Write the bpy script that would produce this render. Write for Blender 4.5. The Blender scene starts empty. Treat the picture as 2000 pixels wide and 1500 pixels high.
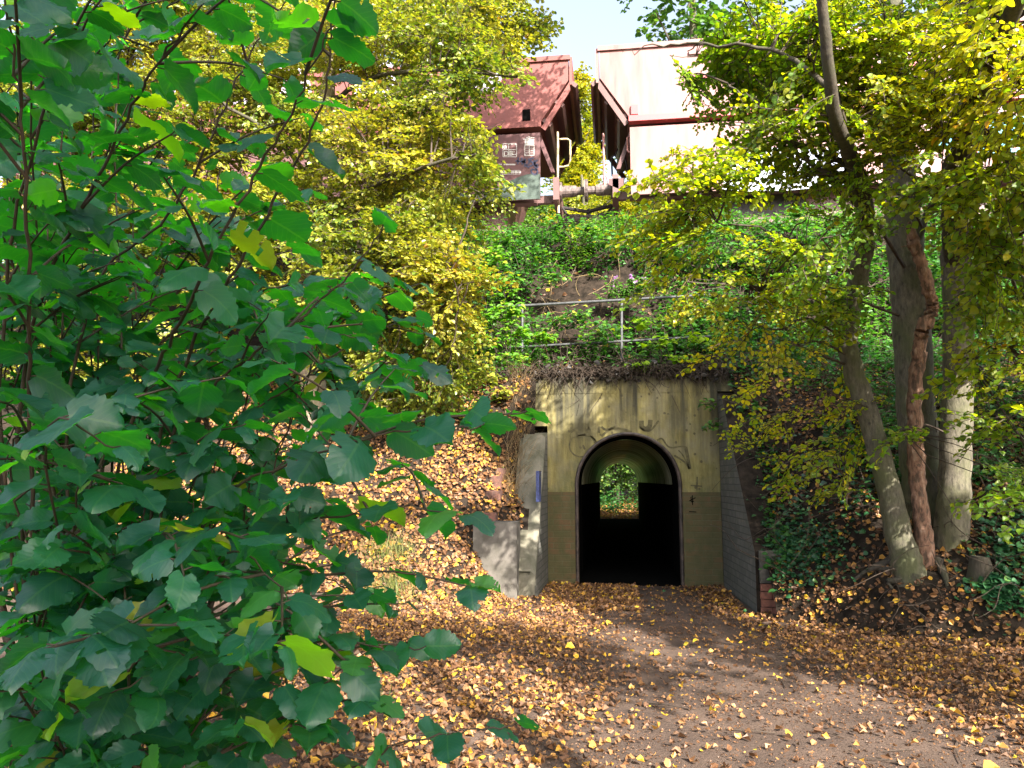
import bpy, math, random
import numpy as np
from mathutils import Vector

# ------------------------------------------------------------------ camera, sky, sun, exposure
S = bpy.context.scene
COL = S.collection
F = 1502.0
PITCH, YAW = math.radians(7.13), math.radians(7.45)
CAM = np.array([0.0, 0.0, 1.5])
cd = bpy.data.cameras.new("camera"); cam = bpy.data.objects.new("camera", cd); COL.objects.link(cam)
cam.location = CAM; cam.rotation_euler = (math.pi / 2 + PITCH, 0, YAW)
cd.sensor_width = 36; cd.lens = 36 * F / 2000; cd.clip_start = 0.05; cd.clip_end = 2000
S.camera = cam

SUN_EL, SUN_AZ = math.radians(36), math.radians(35)      # azimuth from -Y towards +X
SUN = np.array([math.sin(SUN_AZ) * math.cos(SUN_EL), -math.cos(SUN_AZ) * math.cos(SUN_EL), math.sin(SUN_EL)])
w = bpy.data.worlds.new("World"); S.world = w; w.use_nodes = True
nt = w.node_tree; bg = nt.nodes["Background"]
sky = nt.nodes.new("ShaderNodeTexSky"); sky.sky_type = 'NISHITA'; sky.sun_disc = False
sky.sun_elevation = SUN_EL; sky.sun_rotation = math.atan2(SUN[0], SUN[1]); sky.dust_density = 4; sky.ozone_density = .6
hs = nt.nodes.new('ShaderNodeHueSaturation'); hs.inputs['Saturation'].default_value = .65; hs.inputs['Value'].default_value = .84
nt.links.new(sky.outputs[0], hs.inputs['Color']); nt.links.new(hs.outputs[0], bg.inputs[0]); bg.inputs[1].default_value = 0.15
sd = bpy.data.lights.new("sun", 'SUN'); sun = bpy.data.objects.new("sun", sd); COL.objects.link(sun)
sd.energy = 5.0; sd.angle = math.radians(0.53); sd.color = (1, 0.93, 0.82)
sun.rotation_euler = Vector((-SUN[0], -SUN[1], -SUN[2])).to_track_quat('-Z', 'Y').to_euler()
S.view_settings.view_transform = 'Standard'; S.view_settings.look = 'None'
S.view_settings.exposure = 2.08; S.view_settings.gamma = 1
S.render.engine = 'CYCLES'
S.cycles.use_denoising = True
S.cycles.max_bounces = 7; S.cycles.diffuse_bounces = 4; S.cycles.transmission_bounces = 4; S.cycles.glossy_bounces = 2
S.cycles.sample_clamp_indirect = 8

rng = np.random.default_rng(11)
cp, sp_ = math.cos(PITCH), math.sin(PITCH); cy, sy = math.cos(YAW), math.sin(YAW)
def ray(px, py):
    r = (px - 1000) / F; u = (750 - py) / F
    zc = cp - u * sp_; up = u * cp + sp_
    return np.array([r * cy - zc * sy, zc * cy + r * sy, up])
def P(px, py, Y):                 # point seen at this pixel on the upright plane at distance Y
    d = ray(px, py); return CAM + d * (Y / d[1])
def PD(px, py, D):                # point seen at this pixel at viewing depth D
    return CAM + ray(px, py) * D

# ------------------------------------------------------------------ object helpers
def tag(o, label=None, cat=None, group=None, kind=None):
    if label: o['label'] = label
    if cat: o['category'] = cat
    if group: o['group'] = group
    if kind: o['kind'] = kind
    return o
def thing(name, label, cat, loc=(0, 0, 0), group=None):
    o = bpy.data.objects.new(name, None); COL.objects.link(o); o.location = loc
    o.empty_display_size = 0.2
    return tag(o, label, cat, group)

class MB:
    def __init__(s): s.v = []; s.f = []; s.m = []; s.a = []; s.uv = []; s.n = 0
    def add(s, V, faces, mat=0, val=0.5, uv=None):
        V = np.asarray(V, float); 
        faces = np.asarray(faces, np.int64)
        s.v.append(V); s.f.append(faces + s.n); s.n += len(V)
        k = len(faces)
        s.m.append(np.full(k, mat)); s.a.append(np.broadcast_to(np.asarray(val, float), (k,)))
        s.uv.append(None if uv is None else np.asarray(uv, float))
    def box(s, lo, hi, mat=0, val=0.5):
        x0, y0, z0 = lo; x1, y1, z1 = hi
        V = [(x0,y0,z0),(x1,y0,z0),(x1,y1,z0),(x0,y1,z0),(x0,y0,z1),(x1,y0,z1),(x1,y1,z1),(x0,y1,z1)]
        s.add(V, [(3,2,1,0),(4,5,6,7),(0,1,5,4),(1,2,6,5),(2,3,7,6),(3,0,4,7)], mat, val)
    def prism(s, poly, y0, y1, mat=0):          # polygon in x-z pushed from y0 to y1
        n = len(poly)
        V = [(x, y0, z) for x, z in poly] + [(x, y1, z) for x, z in poly]
        s.add(V, [(i, (i+1) % n, n + (i+1) % n, n + i) for i in range(n)], mat)
        for a, fl in ((0, 1), (n, 0)):
            idx = list(range(a, a + n)); 
            if not fl: idx = idx[::-1]
            s.ngon(V, idx, mat)
    def ngon(s, V, idx, mat=0):
        s.add([V[i] for i in idx], [tuple(range(len(idx)))], mat)
    def tube(s, pts, rad, sides=8, mat=0, val=0.5, cap=True, bump=0.0):
        pts = np.asarray(pts, float); n = len(pts)
        rad = np.broadcast_to(np.asarray(rad, float), (n,))
        T = np.gradient(pts, axis=0); T /= np.linalg.norm(T, axis=1)[:, None] + 1e-9
        ref = np.array([0.31, 0.17, 0.93]) if abs(T[0] @ np.array([0.31, 0.17, 0.93])) < 0.9 else np.array([0.9, 0.3, 0.1])
        A = np.cross(T, ref); A /= np.linalg.norm(A, axis=1)[:, None] + 1e-9
        B = np.cross(T, A)
        ang = np.linspace(0, 2 * np.pi, sides, endpoint=False)
        R = rad[:, None] * (1 + (bump * rng.normal(size=(n, sides)) if bump else 0))
        V = pts[:, None] + R[..., None] * (np.cos(ang)[None, :, None] * A[:, None] + np.sin(ang)[None, :, None] * B[:, None])
        V = V.reshape(-1, 3)
        i = np.arange(n - 1)[:, None] * sides; j = np.arange(sides)[None]; k = (j + 1) % sides
        Q = np.stack([i + j, i + k, i + sides + k, i + sides + j], -1).reshape(-1, 4)
        s.add(V, Q, mat, val)
        if cap and sides > 3:
            s.add(V[:sides], [tuple(range(sides))[::-1]], mat, val); s.add(V[-sides:], [tuple(range(sides))], mat, val)
    def build(s, name, mats, parent=None, smooth=False):
        me = bpy.data.meshes.new(name)
        V = np.concatenate(s.v) if s.v else np.zeros((0, 3))
        if parent is not None: V = V - np.array(origin(parent))
        me.vertices.add(len(V)); me.vertices.foreach_set('co', V.astype(np.float32).ravel())
        loops = np.concatenate([f.ravel() for f in s.f]); tot = np.concatenate([np.full(len(f), f.shape[1]) for f in s.f])
        me.loops.add(len(loops)); me.loops.foreach_set('vertex_index', loops.astype(np.int32))
        me.polygons.add(len(tot)); me.polygons.foreach_set('loop_start', np.concatenate([[0], np.cumsum(tot)[:-1]]).astype(np.int32))
        me.polygons.foreach_set('material_index', np.concatenate(s.m).astype(np.int32))
        me.polygons.foreach_set('use_smooth', np.full(len(tot), smooth))
        if any(u is not None for u in s.uv):
            ul = me.uv_layers.new(name='UVMap'); parts = []
            for f, u, v in zip(s.f, s.uv, s.v):
                base = f.min() if u is not None else 0
                parts.append(np.zeros((f.size, 2)) if u is None else u[(f - base).ravel()])
            ul.data.foreach_set('uv', np.concatenate(parts).astype(np.float32).ravel())
        at = me.attributes.new('v', 'FLOAT', 'FACE'); at.data.foreach_set('value', np.concatenate(s.a).astype(np.float32))
        me.update(calc_edges=True)
        for m in (mats if isinstance(mats, (list, tuple)) else [mats]): me.materials.append(m)
        o = bpy.data.objects.new(name, me); COL.objects.link(o)
        if parent is not None: o.parent = parent
        return o
def origin(o):
    p = np.zeros(3)
    while o is not None: p = p + np.array(o.location); o = o.parent
    return p

# ------------------------------------------------------------------ materials
def mat(name):
    m = bpy.data.materials.new(name); m.use_nodes = True; t = m.node_tree
    return m, t, t.nodes['Principled BSDF'], t.nodes['Material Output']
def N(t, typ, **kw):
    n = t.nodes.new(typ)
    for k, v in kw.items():
        if k.startswith('i_'): n.inputs[k[2:].replace('_', ' ')].default_value = v
        else: setattr(n, k, v)
    return n
def ramp(t, fac, stops, interp='LINEAR'):
    r = t.nodes.new('ShaderNodeValToRGB'); r.color_ramp.interpolation = interp
    e = r.color_ramp.elements
    while len(e) < len(stops): e.new(0.5)
    for k, (p, c) in enumerate(stops): e[k].position = p; e[k].color = (*c, 1) if len(c) == 3 else c
    if fac is not None: t.links.new(fac, r.inputs[0])
    return r.outputs[0]
def coords(t, scale=(1, 1, 1)):
    g = N(t, 'ShaderNodeNewGeometry'); mp = N(t, 'ShaderNodeMapping'); mp.inputs['Scale'].default_value = scale
    t.links.new(g.outputs['Position'], mp.inputs[0]); return mp.outputs[0]
def noise(t, vec, scale, detail=4, rough=0.55):
    n = N(t, 'ShaderNodeTexNoise'); n.inputs['Scale'].default_value = scale; n.inputs['Detail'].default_value = detail
    n.inputs['Roughness'].default_value = rough
    if vec is not None: t.links.new(vec, n.inputs['Vector'])
    return n.outputs['Fac']
def mix(t, fac, a, b, blend='MIX'):
    m = N(t, 'ShaderNodeMix', data_type='RGBA', blend_type=blend)
    for sock, v in ((m.inputs[0], fac), (m.inputs[6], a), (m.inputs[7], b)):
        if hasattr(v, 'is_linked') or isinstance(v, bpy.types.NodeSocket): t.links.new(v, sock)
        elif isinstance(v, (int, float)): sock.default_value = v
        else: sock.default_value = (*v, 1)
    return m.outputs[2]
def math_(t, op, a, b=None, clamp=False):
    m = N(t, 'ShaderNodeMath', operation=op, use_clamp=clamp)
    for sock, v in ((m.inputs[0], a), (m.inputs[1], b)):
        if v is None: continue
        if isinstance(v, (int, float)): sock.default_value = v
        else: t.links.new(v, sock)
    return m.outputs[0]
def bump(t, bsdf, h, strength=0.4, dist=0.02):
    b = N(t, 'ShaderNodeBump'); b.inputs['Strength'].default_value = strength; b.inputs['Distance'].default_value = dist
    t.links.new(h, b.inputs['Height']); t.links.new(b.outputs[0], bsdf.inputs['Normal'])
def leaf_mat(name, stops, trans=0.45, tmul=(1.3, 1.5, 0.5), rough=0.45, spec=0.4, veins=False, interp='LINEAR', under=None):
    m, t, b, out = mat(name)
    a = N(t, 'ShaderNodeAttribute', attribute_name='v')
    c = ramp(t, a.outputs['Fac'], stops, interp)
    if veins:
        uv = N(t, 'ShaderNodeUVMap'); s = N(t, 'ShaderNodeSeparateXYZ'); t.links.new(uv.outputs[0], s.inputs[0])
        au = math_(t, 'ABSOLUTE', math_(t, 'SUBTRACT', s.outputs[0], 0.5))
        q = math_(t, 'FRACT', math_(t, 'SUBTRACT', math_(t, 'MULTIPLY', s.outputs[1], 8), math_(t, 'MULTIPLY', au, 7)))
        line = math_(t, 'LESS_THAN', math_(t, 'ABSOLUTE', math_(t, 'SUBTRACT', q, 0.5)), 0.07)
        rib = math_(t, 'LESS_THAN', au, 0.022)
        ln = math_(t, 'MAXIMUM', math_(t, 'MULTIPLY', line, 0.45), rib)
        pn = noise(t, coords(t), 55, 3)
        c = mix(t, math_(t, 'MULTIPLY', pn, 0.5), c, mix(t, 1.0, c, (0.55, 0.75, 0.5), 'MULTIPLY'))
        c = mix(t, math_(t, 'MULTIPLY', ln, 0.22), c, mix(t, 0.4, c, (0.2, 0.35, 0.12)))
        hh = math_(t, 'ADD', math_(t, 'MULTIPLY', math_(t, 'ABSOLUTE', math_(t, 'SUBTRACT', q, 0.5)), 1.0), math_(t, 'MULTIPLY', pn, 0.6))
        bump(t, b, hh, 0.16, 0.004)
    t.links.new(c, b.inputs['Base Color']); b.inputs['Roughness'].default_value = rough
    b.inputs['Specular IOR Level'].default_value = spec
    tr = N(t, 'ShaderNodeBsdfTranslucent')
    t.links.new(mix(t, 1.0, c, tmul, 'MULTIPLY'), tr.inputs[0])
    ms = N(t, 'ShaderNodeMixShader'); ms.inputs[0].default_value = trans
    t.links.new(b.outputs[0], ms.inputs[1]); t.links.new(tr.outputs[0], ms.inputs[2]); t.links.new(ms.outputs[0], out.inputs[0])
    return m
def plain(name, c, rough=0.7, c2=None, ns=6, metal=0, bmp=0.2, stretch=(1, 1, 1), spec=0.4):
    m, t, b, out = mat(name)
    v = coords(t, stretch); n = noise(t, v, ns, 6, 0.6)
    c2 = c2 or tuple(x * 0.6 for x in c)
    t.links.new(ramp(t, n, [(0.35, c2), (0.65, c)]), b.inputs['Base Color'])
    b.inputs['Roughness'].default_value = rough; b.inputs['Metallic'].default_value = metal
    b.inputs['Specular IOR Level'].default_value = spec
    if bmp: bump(t, b, n, bmp, 0.02)
    return m

M = {}
M['hazel'] = leaf_mat('hazel_leaf', [(0, (0.007, 0.05, 0.046)), (0.45, (0.014, 0.092, 0.078)), (0.75, (0.022, 0.12, 0.072)), (0.9, (0.06, 0.19, 0.045)), (0.94, (0.16, 0.24, 0.03)), (1, (0.19, 0.16, 0.02))], 0.5, (3.6, 5.4, 0.1), 0.42, 0.85, True)  # teal in the base colour stands in for blue sky reflected off leaves
M['yellow_leaf'] = leaf_mat('yellowing_hornbeam_leaf', [(0, (0.06, 0.13, 0.02)), (0.25, (0.13, 0.19, 0.022)), (0.55, (0.27, 0.285, 0.03)), (0.87, (0.45, 0.39, 0.05)), (1, (0.36, 0.2, 0.04))], 0.42, (1.3, 1.35, 0.4), 0.4, 0.6)
M['olive_leaf'] = leaf_mat('olive_hornbeam_leaf', [(0, (0.09, 0.2, 0.018)), (0.3, (0.15, 0.25, 0.02)), (0.65, (0.29, 0.31, 0.024)), (0.93, (0.56, 0.48, 0.028)), (1, (0.45, 0.25, 0.02))], 0.6, (1.9, 1.8, 0.25), 0.4, 0.6)
M['green_leaf'] = leaf_mat('green_tree_leaf', [(0, (0.03, 0.1, 0.03)), (0.6, (0.08, 0.17, 0.03)), (1, (0.22, 0.26, 0.03))], 0.4, (1.4, 1.6, 0.4))
M['birch_leaf'] = leaf_mat('birch_leaf', [(0, (0.1, 0.18, 0.02)), (0.5, (0.3, 0.32, 0.02)), (1, (0.6, 0.45, 0.02))], 0.45, (1.2, 1.2, 0.3))
M['plant_leaf'] = leaf_mat('plant_leaf', [(0, (0.02, 0.095, 0.024)), (0.5, (0.055, 0.17, 0.03)), (0.9, (0.16, 0.29, 0.03)), (1, (0.4, 0.4, 0.04))], 0.42, (1.4, 1.6, 0.4), 0.4)
M['lime_leaf'] = leaf_mat('lime_leaf', [(0, (0.14, 0.3, 0.015)), (1, (0.3, 0.42, 0.02))], 0.5, (1.3, 1.4, 0.3))
M['ivy'] = leaf_mat('ivy_leaf', [(0, (0.012, 0.06, 0.025)), (0.7, (0.03, 0.11, 0.035)), (1, (0.1, 0.2, 0.05))], 0.15, (1, 1, 1), 0.3, 0.6)
M['litter'] = leaf_mat('fallen_leaf', [(0, (0.075, 0.04, 0.022)), (0.25, (0.16, 0.078, 0.038)), (0.48, (0.34, 0.175, 0.07)), (0.7, (0.5, 0.26, 0.05)), (0.85, (0.62, 0.36, 0.035)), (0.95, (0.68, 0.46, 0.035)), (1, (0.3, 0.36, 0.05))], 0.15, (1, 0.9, 0.6), 0.5, 0.35)
M['twig'] = plain('twig_bark', (0.06, 0.042, 0.03), 0.8, ns=30, bmp=0)
M['hazel_stem'] = plain('hazel_stem', (0.06, 0.04, 0.025), 0.6, (0.025, 0.02, 0.013), 14, bmp=0.1)
M['grass'] = leaf_mat('grass_blade', [(0, (0.06, 0.13, 0.02)), (0.6, (0.2, 0.22, 0.06)), (1, (0.42, 0.33, 0.15))], 0.3)
M['straw'] = leaf_mat('dry_grass', [(0, (0.14, 0.09, 0.045)), (1, (0.34, 0.25, 0.13))], 0.25, (1, 1, 1))
M['flower'] = leaf_mat('flower_petal', [(0, (0.5, 0.22, 0.55)), (1, (0.62, 0.4, 0.7))], 0.3, (1, 1, 1))
def bark(name, a, b_, green):
    m, t, b, out = mat(name)
    v = coords(t, (1, 1, 0.3)); n = noise(t, v, 34, 8, 0.75)
    n2 = noise(t, coords(t), 3.0, 4)
    c = ramp(t, n, [(0.36, b_), (0.6, a)])
    c = mix(t, ramp(t, n2, [(0.42, (0, 0, 0)), (0.62, (0.75, 0.75, 0.75))]), c, green)
    n3 = noise(t, coords(t, (1, 1, 0.6)), 9, 3)
    c = mix(t, ramp(t, n3, [(0.62, (0, 0, 0)), (0.7, (0.7, 0.7, 0.7))]), c, tuple(x * 0.35 for x in b_))
    t.links.new(c, b.inputs['Base Color']); b.inputs['Roughness'].default_value = 0.85; bump(t, b, n, 0.5, 0.02)
    return m
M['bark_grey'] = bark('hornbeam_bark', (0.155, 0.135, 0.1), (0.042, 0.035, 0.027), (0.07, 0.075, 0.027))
M['bark_green'] = bark('mossy_bark', (0.12, 0.105, 0.074), (0.035, 0.03, 0.022), (0.062, 0.072, 0.024))
M['bark_dark'] = bark('dark_bark', (0.07, 0.055, 0.04), (0.025, 0.02, 0.016), (0.05, 0.05, 0.025))
M['bark_pale'] = bark('sunlit_bark', (0.42, 0.34, 0.25), (0.2, 0.16, 0.12), (0.26, 0.24, 0.12))  # hornbeam bark again, with sunlight put into a paler colour
def peel():
    m, t, b, out = mat('peeling_bark')
    n = noise(t, coords(t, (1, 1, 0.35)), 26, 4); n2 = noise(t, coords(t, (1, 1, 0.3)), 60, 4)
    c = ramp(t, n, [(0.42, (0.035, 0.022, 0.016)), (0.49, (0.17, 0.085, 0.055)), (0.6, (0.25, 0.135, 0.09)), (0.66, (0.34, 0.23, 0.17))])
    t.links.new(mix(t, 0.3, c, ramp(t, n2, [(0.3, (0.1, 0.05, 0.03)), (0.7, (0.3, 0.18, 0.12))])), b.inputs['Base Color'])
    b.inputs['Roughness'].default_value = 0.85; bump(t, b, n, 0.8, 0.03); return m
M['peel'] = peel()
def soil():
    m, t, b, out = mat('soil')
    v = coords(t); n = noise(t, v, 2.2, 6, 0.6); n2 = noise(t, v, 38, 5, 0.7); n3 = noise(t, v, 140, 3, 0.7)
    c = ramp(t, n, [(0.3, (0.06, 0.043, 0.036)), (0.55, (0.118, 0.082, 0.064)), (0.75, (0.175, 0.122, 0.096))])
    c = mix(t, math_(t, 'MULTIPLY', n2, 0.6), c, mix(t, 1.0, c, (0.45, 0.42, 0.4), 'MULTIPLY'))
    vo = N(t, 'ShaderNodeTexVoronoi'); vo.inputs['Scale'].default_value = 45; t.links.new(v, vo.inputs['Vector'])
    spk = ramp(t, vo.outputs['Distance'], [(0.0, (1, 1, 1)), (0.22, (0, 0, 0))])
    c = mix(t, math_(t, 'MULTIPLY', math_(t, 'GREATER_THAN', vo.outputs['Color'], 0.5), math_(t, 'MULTIPLY', spk, 0.5)), c, (0.2, 0.13, 0.085))
    t.links.new(c, b.inputs['Base Color']); b.inputs['Roughness'].default_value = 0.95; b.inputs['Specular IOR Level'].default_value = 0.2
    bump(t, b, math_(t, 'ADD', n2, math_(t, 'MULTIPLY', n3, 0.5)), 0.8, 0.03); return m
M['soil'] = soil()
M['bank_soil'] = plain('bank_soil', (0.034, 0.025, 0.019), 0.95, (0.01, 0.008, 0.006), 9, bmp=0.8, spec=0.1)
def plaster():
    m, t, b, out = mat('stained_plaster')
    g = N(t, 'ShaderNodeNewGeometry'); s = N(t, 'ShaderNodeSeparateXYZ'); t.links.new(g.outputs['Position'], s.inputs[0])
    n = noise(t, coords(t, (1, 1, 0.14)), 13, 8, 0.72); n1 = noise(t, coords(t, (1, 1, 0.05)), 4.5, 4, 0.6); n2 = noise(t, coords(t), 26, 5, 0.7)
    n4 = noise(t, coords(t), 2.2, 5, 0.6)
    c = ramp(t, n, [(0.3, (0.11, 0.09, 0.033)), (0.5, (0.25, 0.21, 0.072)), (0.72, (0.36, 0.315, 0.125))])
    c = mix(t, ramp(t, n4, [(0.45, (0, 0, 0)), (0.65, (0.7, 0.7, 0.7))]), c, (0.24, 0.22, 0.15))
    c = mix(t, ramp(t, noise(t, coords(t, (1, 1, .45)), 1.5, 6, .7), [(0.5, (0, 0, 0)), (0.68, (0.75, 0.75, 0.75))]), c, (0.085, 0.078, 0.04))
    topz = math_(t, 'MULTIPLY', math_(t, 'SUBTRACT', s.outputs[2], 1.5), 0.9, True)
    st = math_(t, 'MULTIPLY', ramp(t, n1, [(0.42, (0, 0, 0)), (0.62, (1, 1, 1))]), math_(t, 'ADD', topz, 0.12), True)
    c = mix(t, st, c, (0.045, 0.042, 0.025))
    edge = ramp(t, math_(t, 'ADD', s.outputs[2], math_(t, 'MULTIPLY', n1, 0.35)), [(0, (0, 0, 0)), (1, (0, 0, 0))])
    c = mix(t, math_(t, 'MULTIPLY', ramp(t, noise(t, coords(t), 3.3, 5, .7), [(.42, (0, 0, 0)), (.62, (1, 1, 1))]), math_(t, 'MULTIPLY', math_(t, 'SUBTRACT', 2.0, s.outputs[2]), .9, True)), c, (.09, .1, .035))
    rim = math_(t, 'MULTIPLY', math_(t, 'SUBTRACT', math_(t, 'ADD', s.outputs[2], math_(t, 'MULTIPLY', n, 0.5)), 3.08), 5, True)
    c = mix(t, rim, c, (0.03, 0.028, 0.02))
    vo = N(t, 'ShaderNodeTexVoronoi'); vo.inputs['Scale'].default_value = 9; t.links.new(coords(t), vo.inputs['Vector'])
    sp = math_(t, 'MULTIPLY', ramp(t, math_(t, 'ADD', vo.outputs['Distance'], math_(t, 'MULTIPLY', n2, 0.2)), [(0.24, (1, 1, 1)), (0.3, (0, 0, 0))]), math_(t, 'GREATER_THAN', noise(t, coords(t), 1.7, 2), 0.5))
    c = mix(t, math_(t, 'MULTIPLY', sp, 0.75), c, (0.06, 0.05, 0.03))
    t.links.new(c, b.inputs['Base Color']); b.inputs['Roughness'].default_value = 0.9
    bump(t, b, math_(t, 'ADD', n2, n), 0.35, 0.015); return m
M['plaster'] = plaster()
def brick(name, c1, c2, mortar, axis='XZ', paint=None, pf=0.5, scale=1.0):
    m, t, b, out = mat(name)
    g = N(t, 'ShaderNodeNewGeometry'); s = N(t, 'ShaderNodeSeparateXYZ'); t.links.new(g.outputs['Position'], s.inputs[0])
    cb = N(t, 'ShaderNodeCombineXYZ'); t.links.new(s.outputs[0 if axis == 'XZ' else 1], cb.inputs[0]); t.links.new(s.outputs[2], cb.inputs[1])
    br = N(t, 'ShaderNodeTexBrick'); br.inputs['Scale'].default_value = 1; br.inputs['Brick Width'].default_value = 0.25 * scale; br.inputs['Row Height'].default_value = 0.085 * scale
    br.inputs['Mortar Size'].default_value = 0.008; br.inputs['Mortar Smooth'].default_value = 0.3
    t.links.new(cb.outputs[0], br.inputs['Vector'])
    br.inputs['Color1'].default_value = (*c1, 1); br.inputs['Color2'].default_value = (*c2, 1); br.inputs['Mortar'].default_value = (*mortar, 1)
    n = noise(t, coords(t), 6, 5, 0.65); n2 = noise(t, coords(t), 40, 4)
    c = br.outputs['Color']
    if paint: c = mix(t, math_(t, 'MULTIPLY', ramp(t, n, [(0.35, (0.4, 0.4, 0.4)), (0.6, (1, 1, 1))]), pf), c, paint)
    c = mix(t, math_(t, 'MULTIPLY', n2, 0.5), c, mix(t, 1.0, c, (0.4, 0.4, 0.38), 'MULTIPLY'))
    t.links.new(c, b.inputs['Base Color']); b.inputs['Roughness'].default_value = 0.9
    bump(t, b, math_(t, 'ADD', math_(t, 'MULTIPLY', br.outputs['Fac'], -1), math_(t, 'MULTIPLY', n2, 0.4)), 0.5, 0.012); return m
M['base_brick'] = brick('painted_brick', (0.12, 0.1, 0.045), (0.19, 0.085, 0.045), (0.13, 0.12, 0.07), paint=(0.08, 0.078, 0.028), pf=0.95)
M['wing_brick'] = brick('grey_wing_brick', (0.12, 0.115, 0.105), (0.18, 0.165, 0.15), (0.06, 0.06, 0.055), 'YZ', (0.06, 0.065, 0.045), 0.55)
M['wing_render'] = plain('pale_render', (0.17, 0.155, 0.12), 0.9, (0.075, 0.075, 0.05), 5, stretch=(1, 1, 0.35), bmp=0.4)
M['old_brick'] = plain('old_brick', (0.17, 0.075, 0.055), 0.9, (0.075, 0.045, 0.038), 11, bmp=0.6)
M['red_brick'] = plain('red_brick', (0.3, 0.12, 0.08), 0.9, (0.16, 0.07, 0.05), 14, bmp=0.4)
M['concrete'] = plain('concrete', (0.12, 0.108, 0.095), 0.9, (0.06, 0.056, 0.045), 6, bmp=0.3)
M['tar'] = plain('black_tar', (0.005, 0.005, 0.005), 1.0, ns=20, bmp=0.1, spec=0.02)  # black of scrawl and lining; on the tunnel floor it paints shade
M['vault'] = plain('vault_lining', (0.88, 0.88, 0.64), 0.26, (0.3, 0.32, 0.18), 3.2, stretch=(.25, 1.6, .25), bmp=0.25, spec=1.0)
M['arch_ring'] = plain('arch_edging', (0.09, 0.065, 0.055), 0.4, (0.025, 0.02, 0.02), 9, bmp=0.2)
M['graffiti'] = plain('faded_black_paint', (0.13, 0.112, 0.05), 0.8, (0.06, 0.052, 0.025), 18, bmp=0)
M['blue'] = plain('blue_enamel', (0.05, 0.07, 0.2), 0.4, (0.02, 0.025, 0.08), 50, bmp=0)
M['galv'] = plain('galvanised_steel', (0.1, 0.105, 0.11), 0.5, (0.05, 0.05, 0.055), 12, metal=0.2, bmp=0)
def wagon_paint(name, c, dirt, streak=0.6):
    m, t, b, out = mat(name)
    n = noise(t, coords(t, (1, 1, 0.15)), 5, 5, 0.6); n2 = noise(t, coords(t), 1.2, 4)
    k = math_(t, 'MULTIPLY', ramp(t, n, [(0.4, (0, 0, 0)), (0.7, (1, 1, 1))]), streak)
    cc = mix(t, k, c, dirt); cc = mix(t, math_(t, 'MULTIPLY', n2, 0.4), cc, tuple(x * 1.25 for x in c))
    t.links.new(cc, b.inputs['Base Color']); b.inputs['Roughness'].default_value = 0.5; return m
M['oxide'] = wagon_paint('faded_red_oxide', (0.2, 0.058, 0.05), (0.12, 0.042, 0.04))  # left wagon body, colour darkened for the tree shade on it
M['oxide_panel'] = wagon_paint('red_oxide_panel', (0.1, 0.04, 0.042), (0.07, 0.03, 0.034))  # panel red, also darkened for the tree shade on the left wagon
M['oxide_pale'] = wagon_paint('sun_bleached_oxide', (0.24, 0.115, 0.11), (0.13, 0.045, 0.045), 0.9)  # red oxide paled for the sun glare on the right wagon
M['oxide_dark'] = wagon_paint('dark_oxide', (0.13, 0.062, 0.06), (0.07, 0.04, 0.04))
M['red_trim'] = wagon_paint('red_trim', (0.45, 0.07, 0.08), (0.3, 0.06, 0.06))
M['camo'] = plain('grey_green_paint', (0.06, 0.085, 0.072), 0.6, (0.04, 0.06, 0.052), 3, bmp=0)
M['white'] = plain('white_paint', (0.6, 0.58, 0.56), 0.6, (0.4, 0.38, 0.38), 9, bmp=0)
M['tagpaint'] = plain('navy_spray_paint', (0.04, 0.045, 0.1), 0.5, (0.03, 0.03, 0.06), 9, bmp=0)
M['lilac'] = plain('lilac_graffiti', (0.5, 0.42, 0.62), 0.6, (0.62, 0.56, 0.66), 3, bmp=0)
M['mural'] = plain('grey_blue_graffiti', (0.62, 0.64, 0.7), 0.6, (0.3, 0.34, 0.46), 2.6, stretch=(1, 1, 0.5), bmp=0)
M['sky_blue'] = plain('sky_blue_graffiti', (0.1, 0.42, 0.62), 0.6, (0.16, 0.5, 0.68), 3, bmp=0)
M['iron'] = plain('dark_iron', (0.05, 0.042, 0.04), 0.6, (0.02, 0.018, 0.018), 9, metal=0.3, bmp=0.2)
M['buffer'] = plain('greasy_buffer', (0.2, 0.15, 0.14), 0.5, (0.05, 0.04, 0.04), 7, stretch=(3, 1, 1), bmp=0.1)
M['cream'] = plain('cream_handrail', (0.6, 0.52, 0.34), 0.5, (0.4, 0.3, 0.18), 12, bmp=0)
M['pinkrail'] = plain('faded_red_handrail', (0.5, 0.25, 0.24), 0.5, (0.3, 0.12, 0.12), 12, bmp=0)
M['ballast'] = plain('ballast', (0.25, 0.22, 0.2), 0.95, (0.08, 0.07, 0.065), 30, bmp=1)
M['rail'] = plain('rusty_rail', (0.2, 0.1, 0.06), 0.6, ns=20, metal=0.4)

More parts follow.
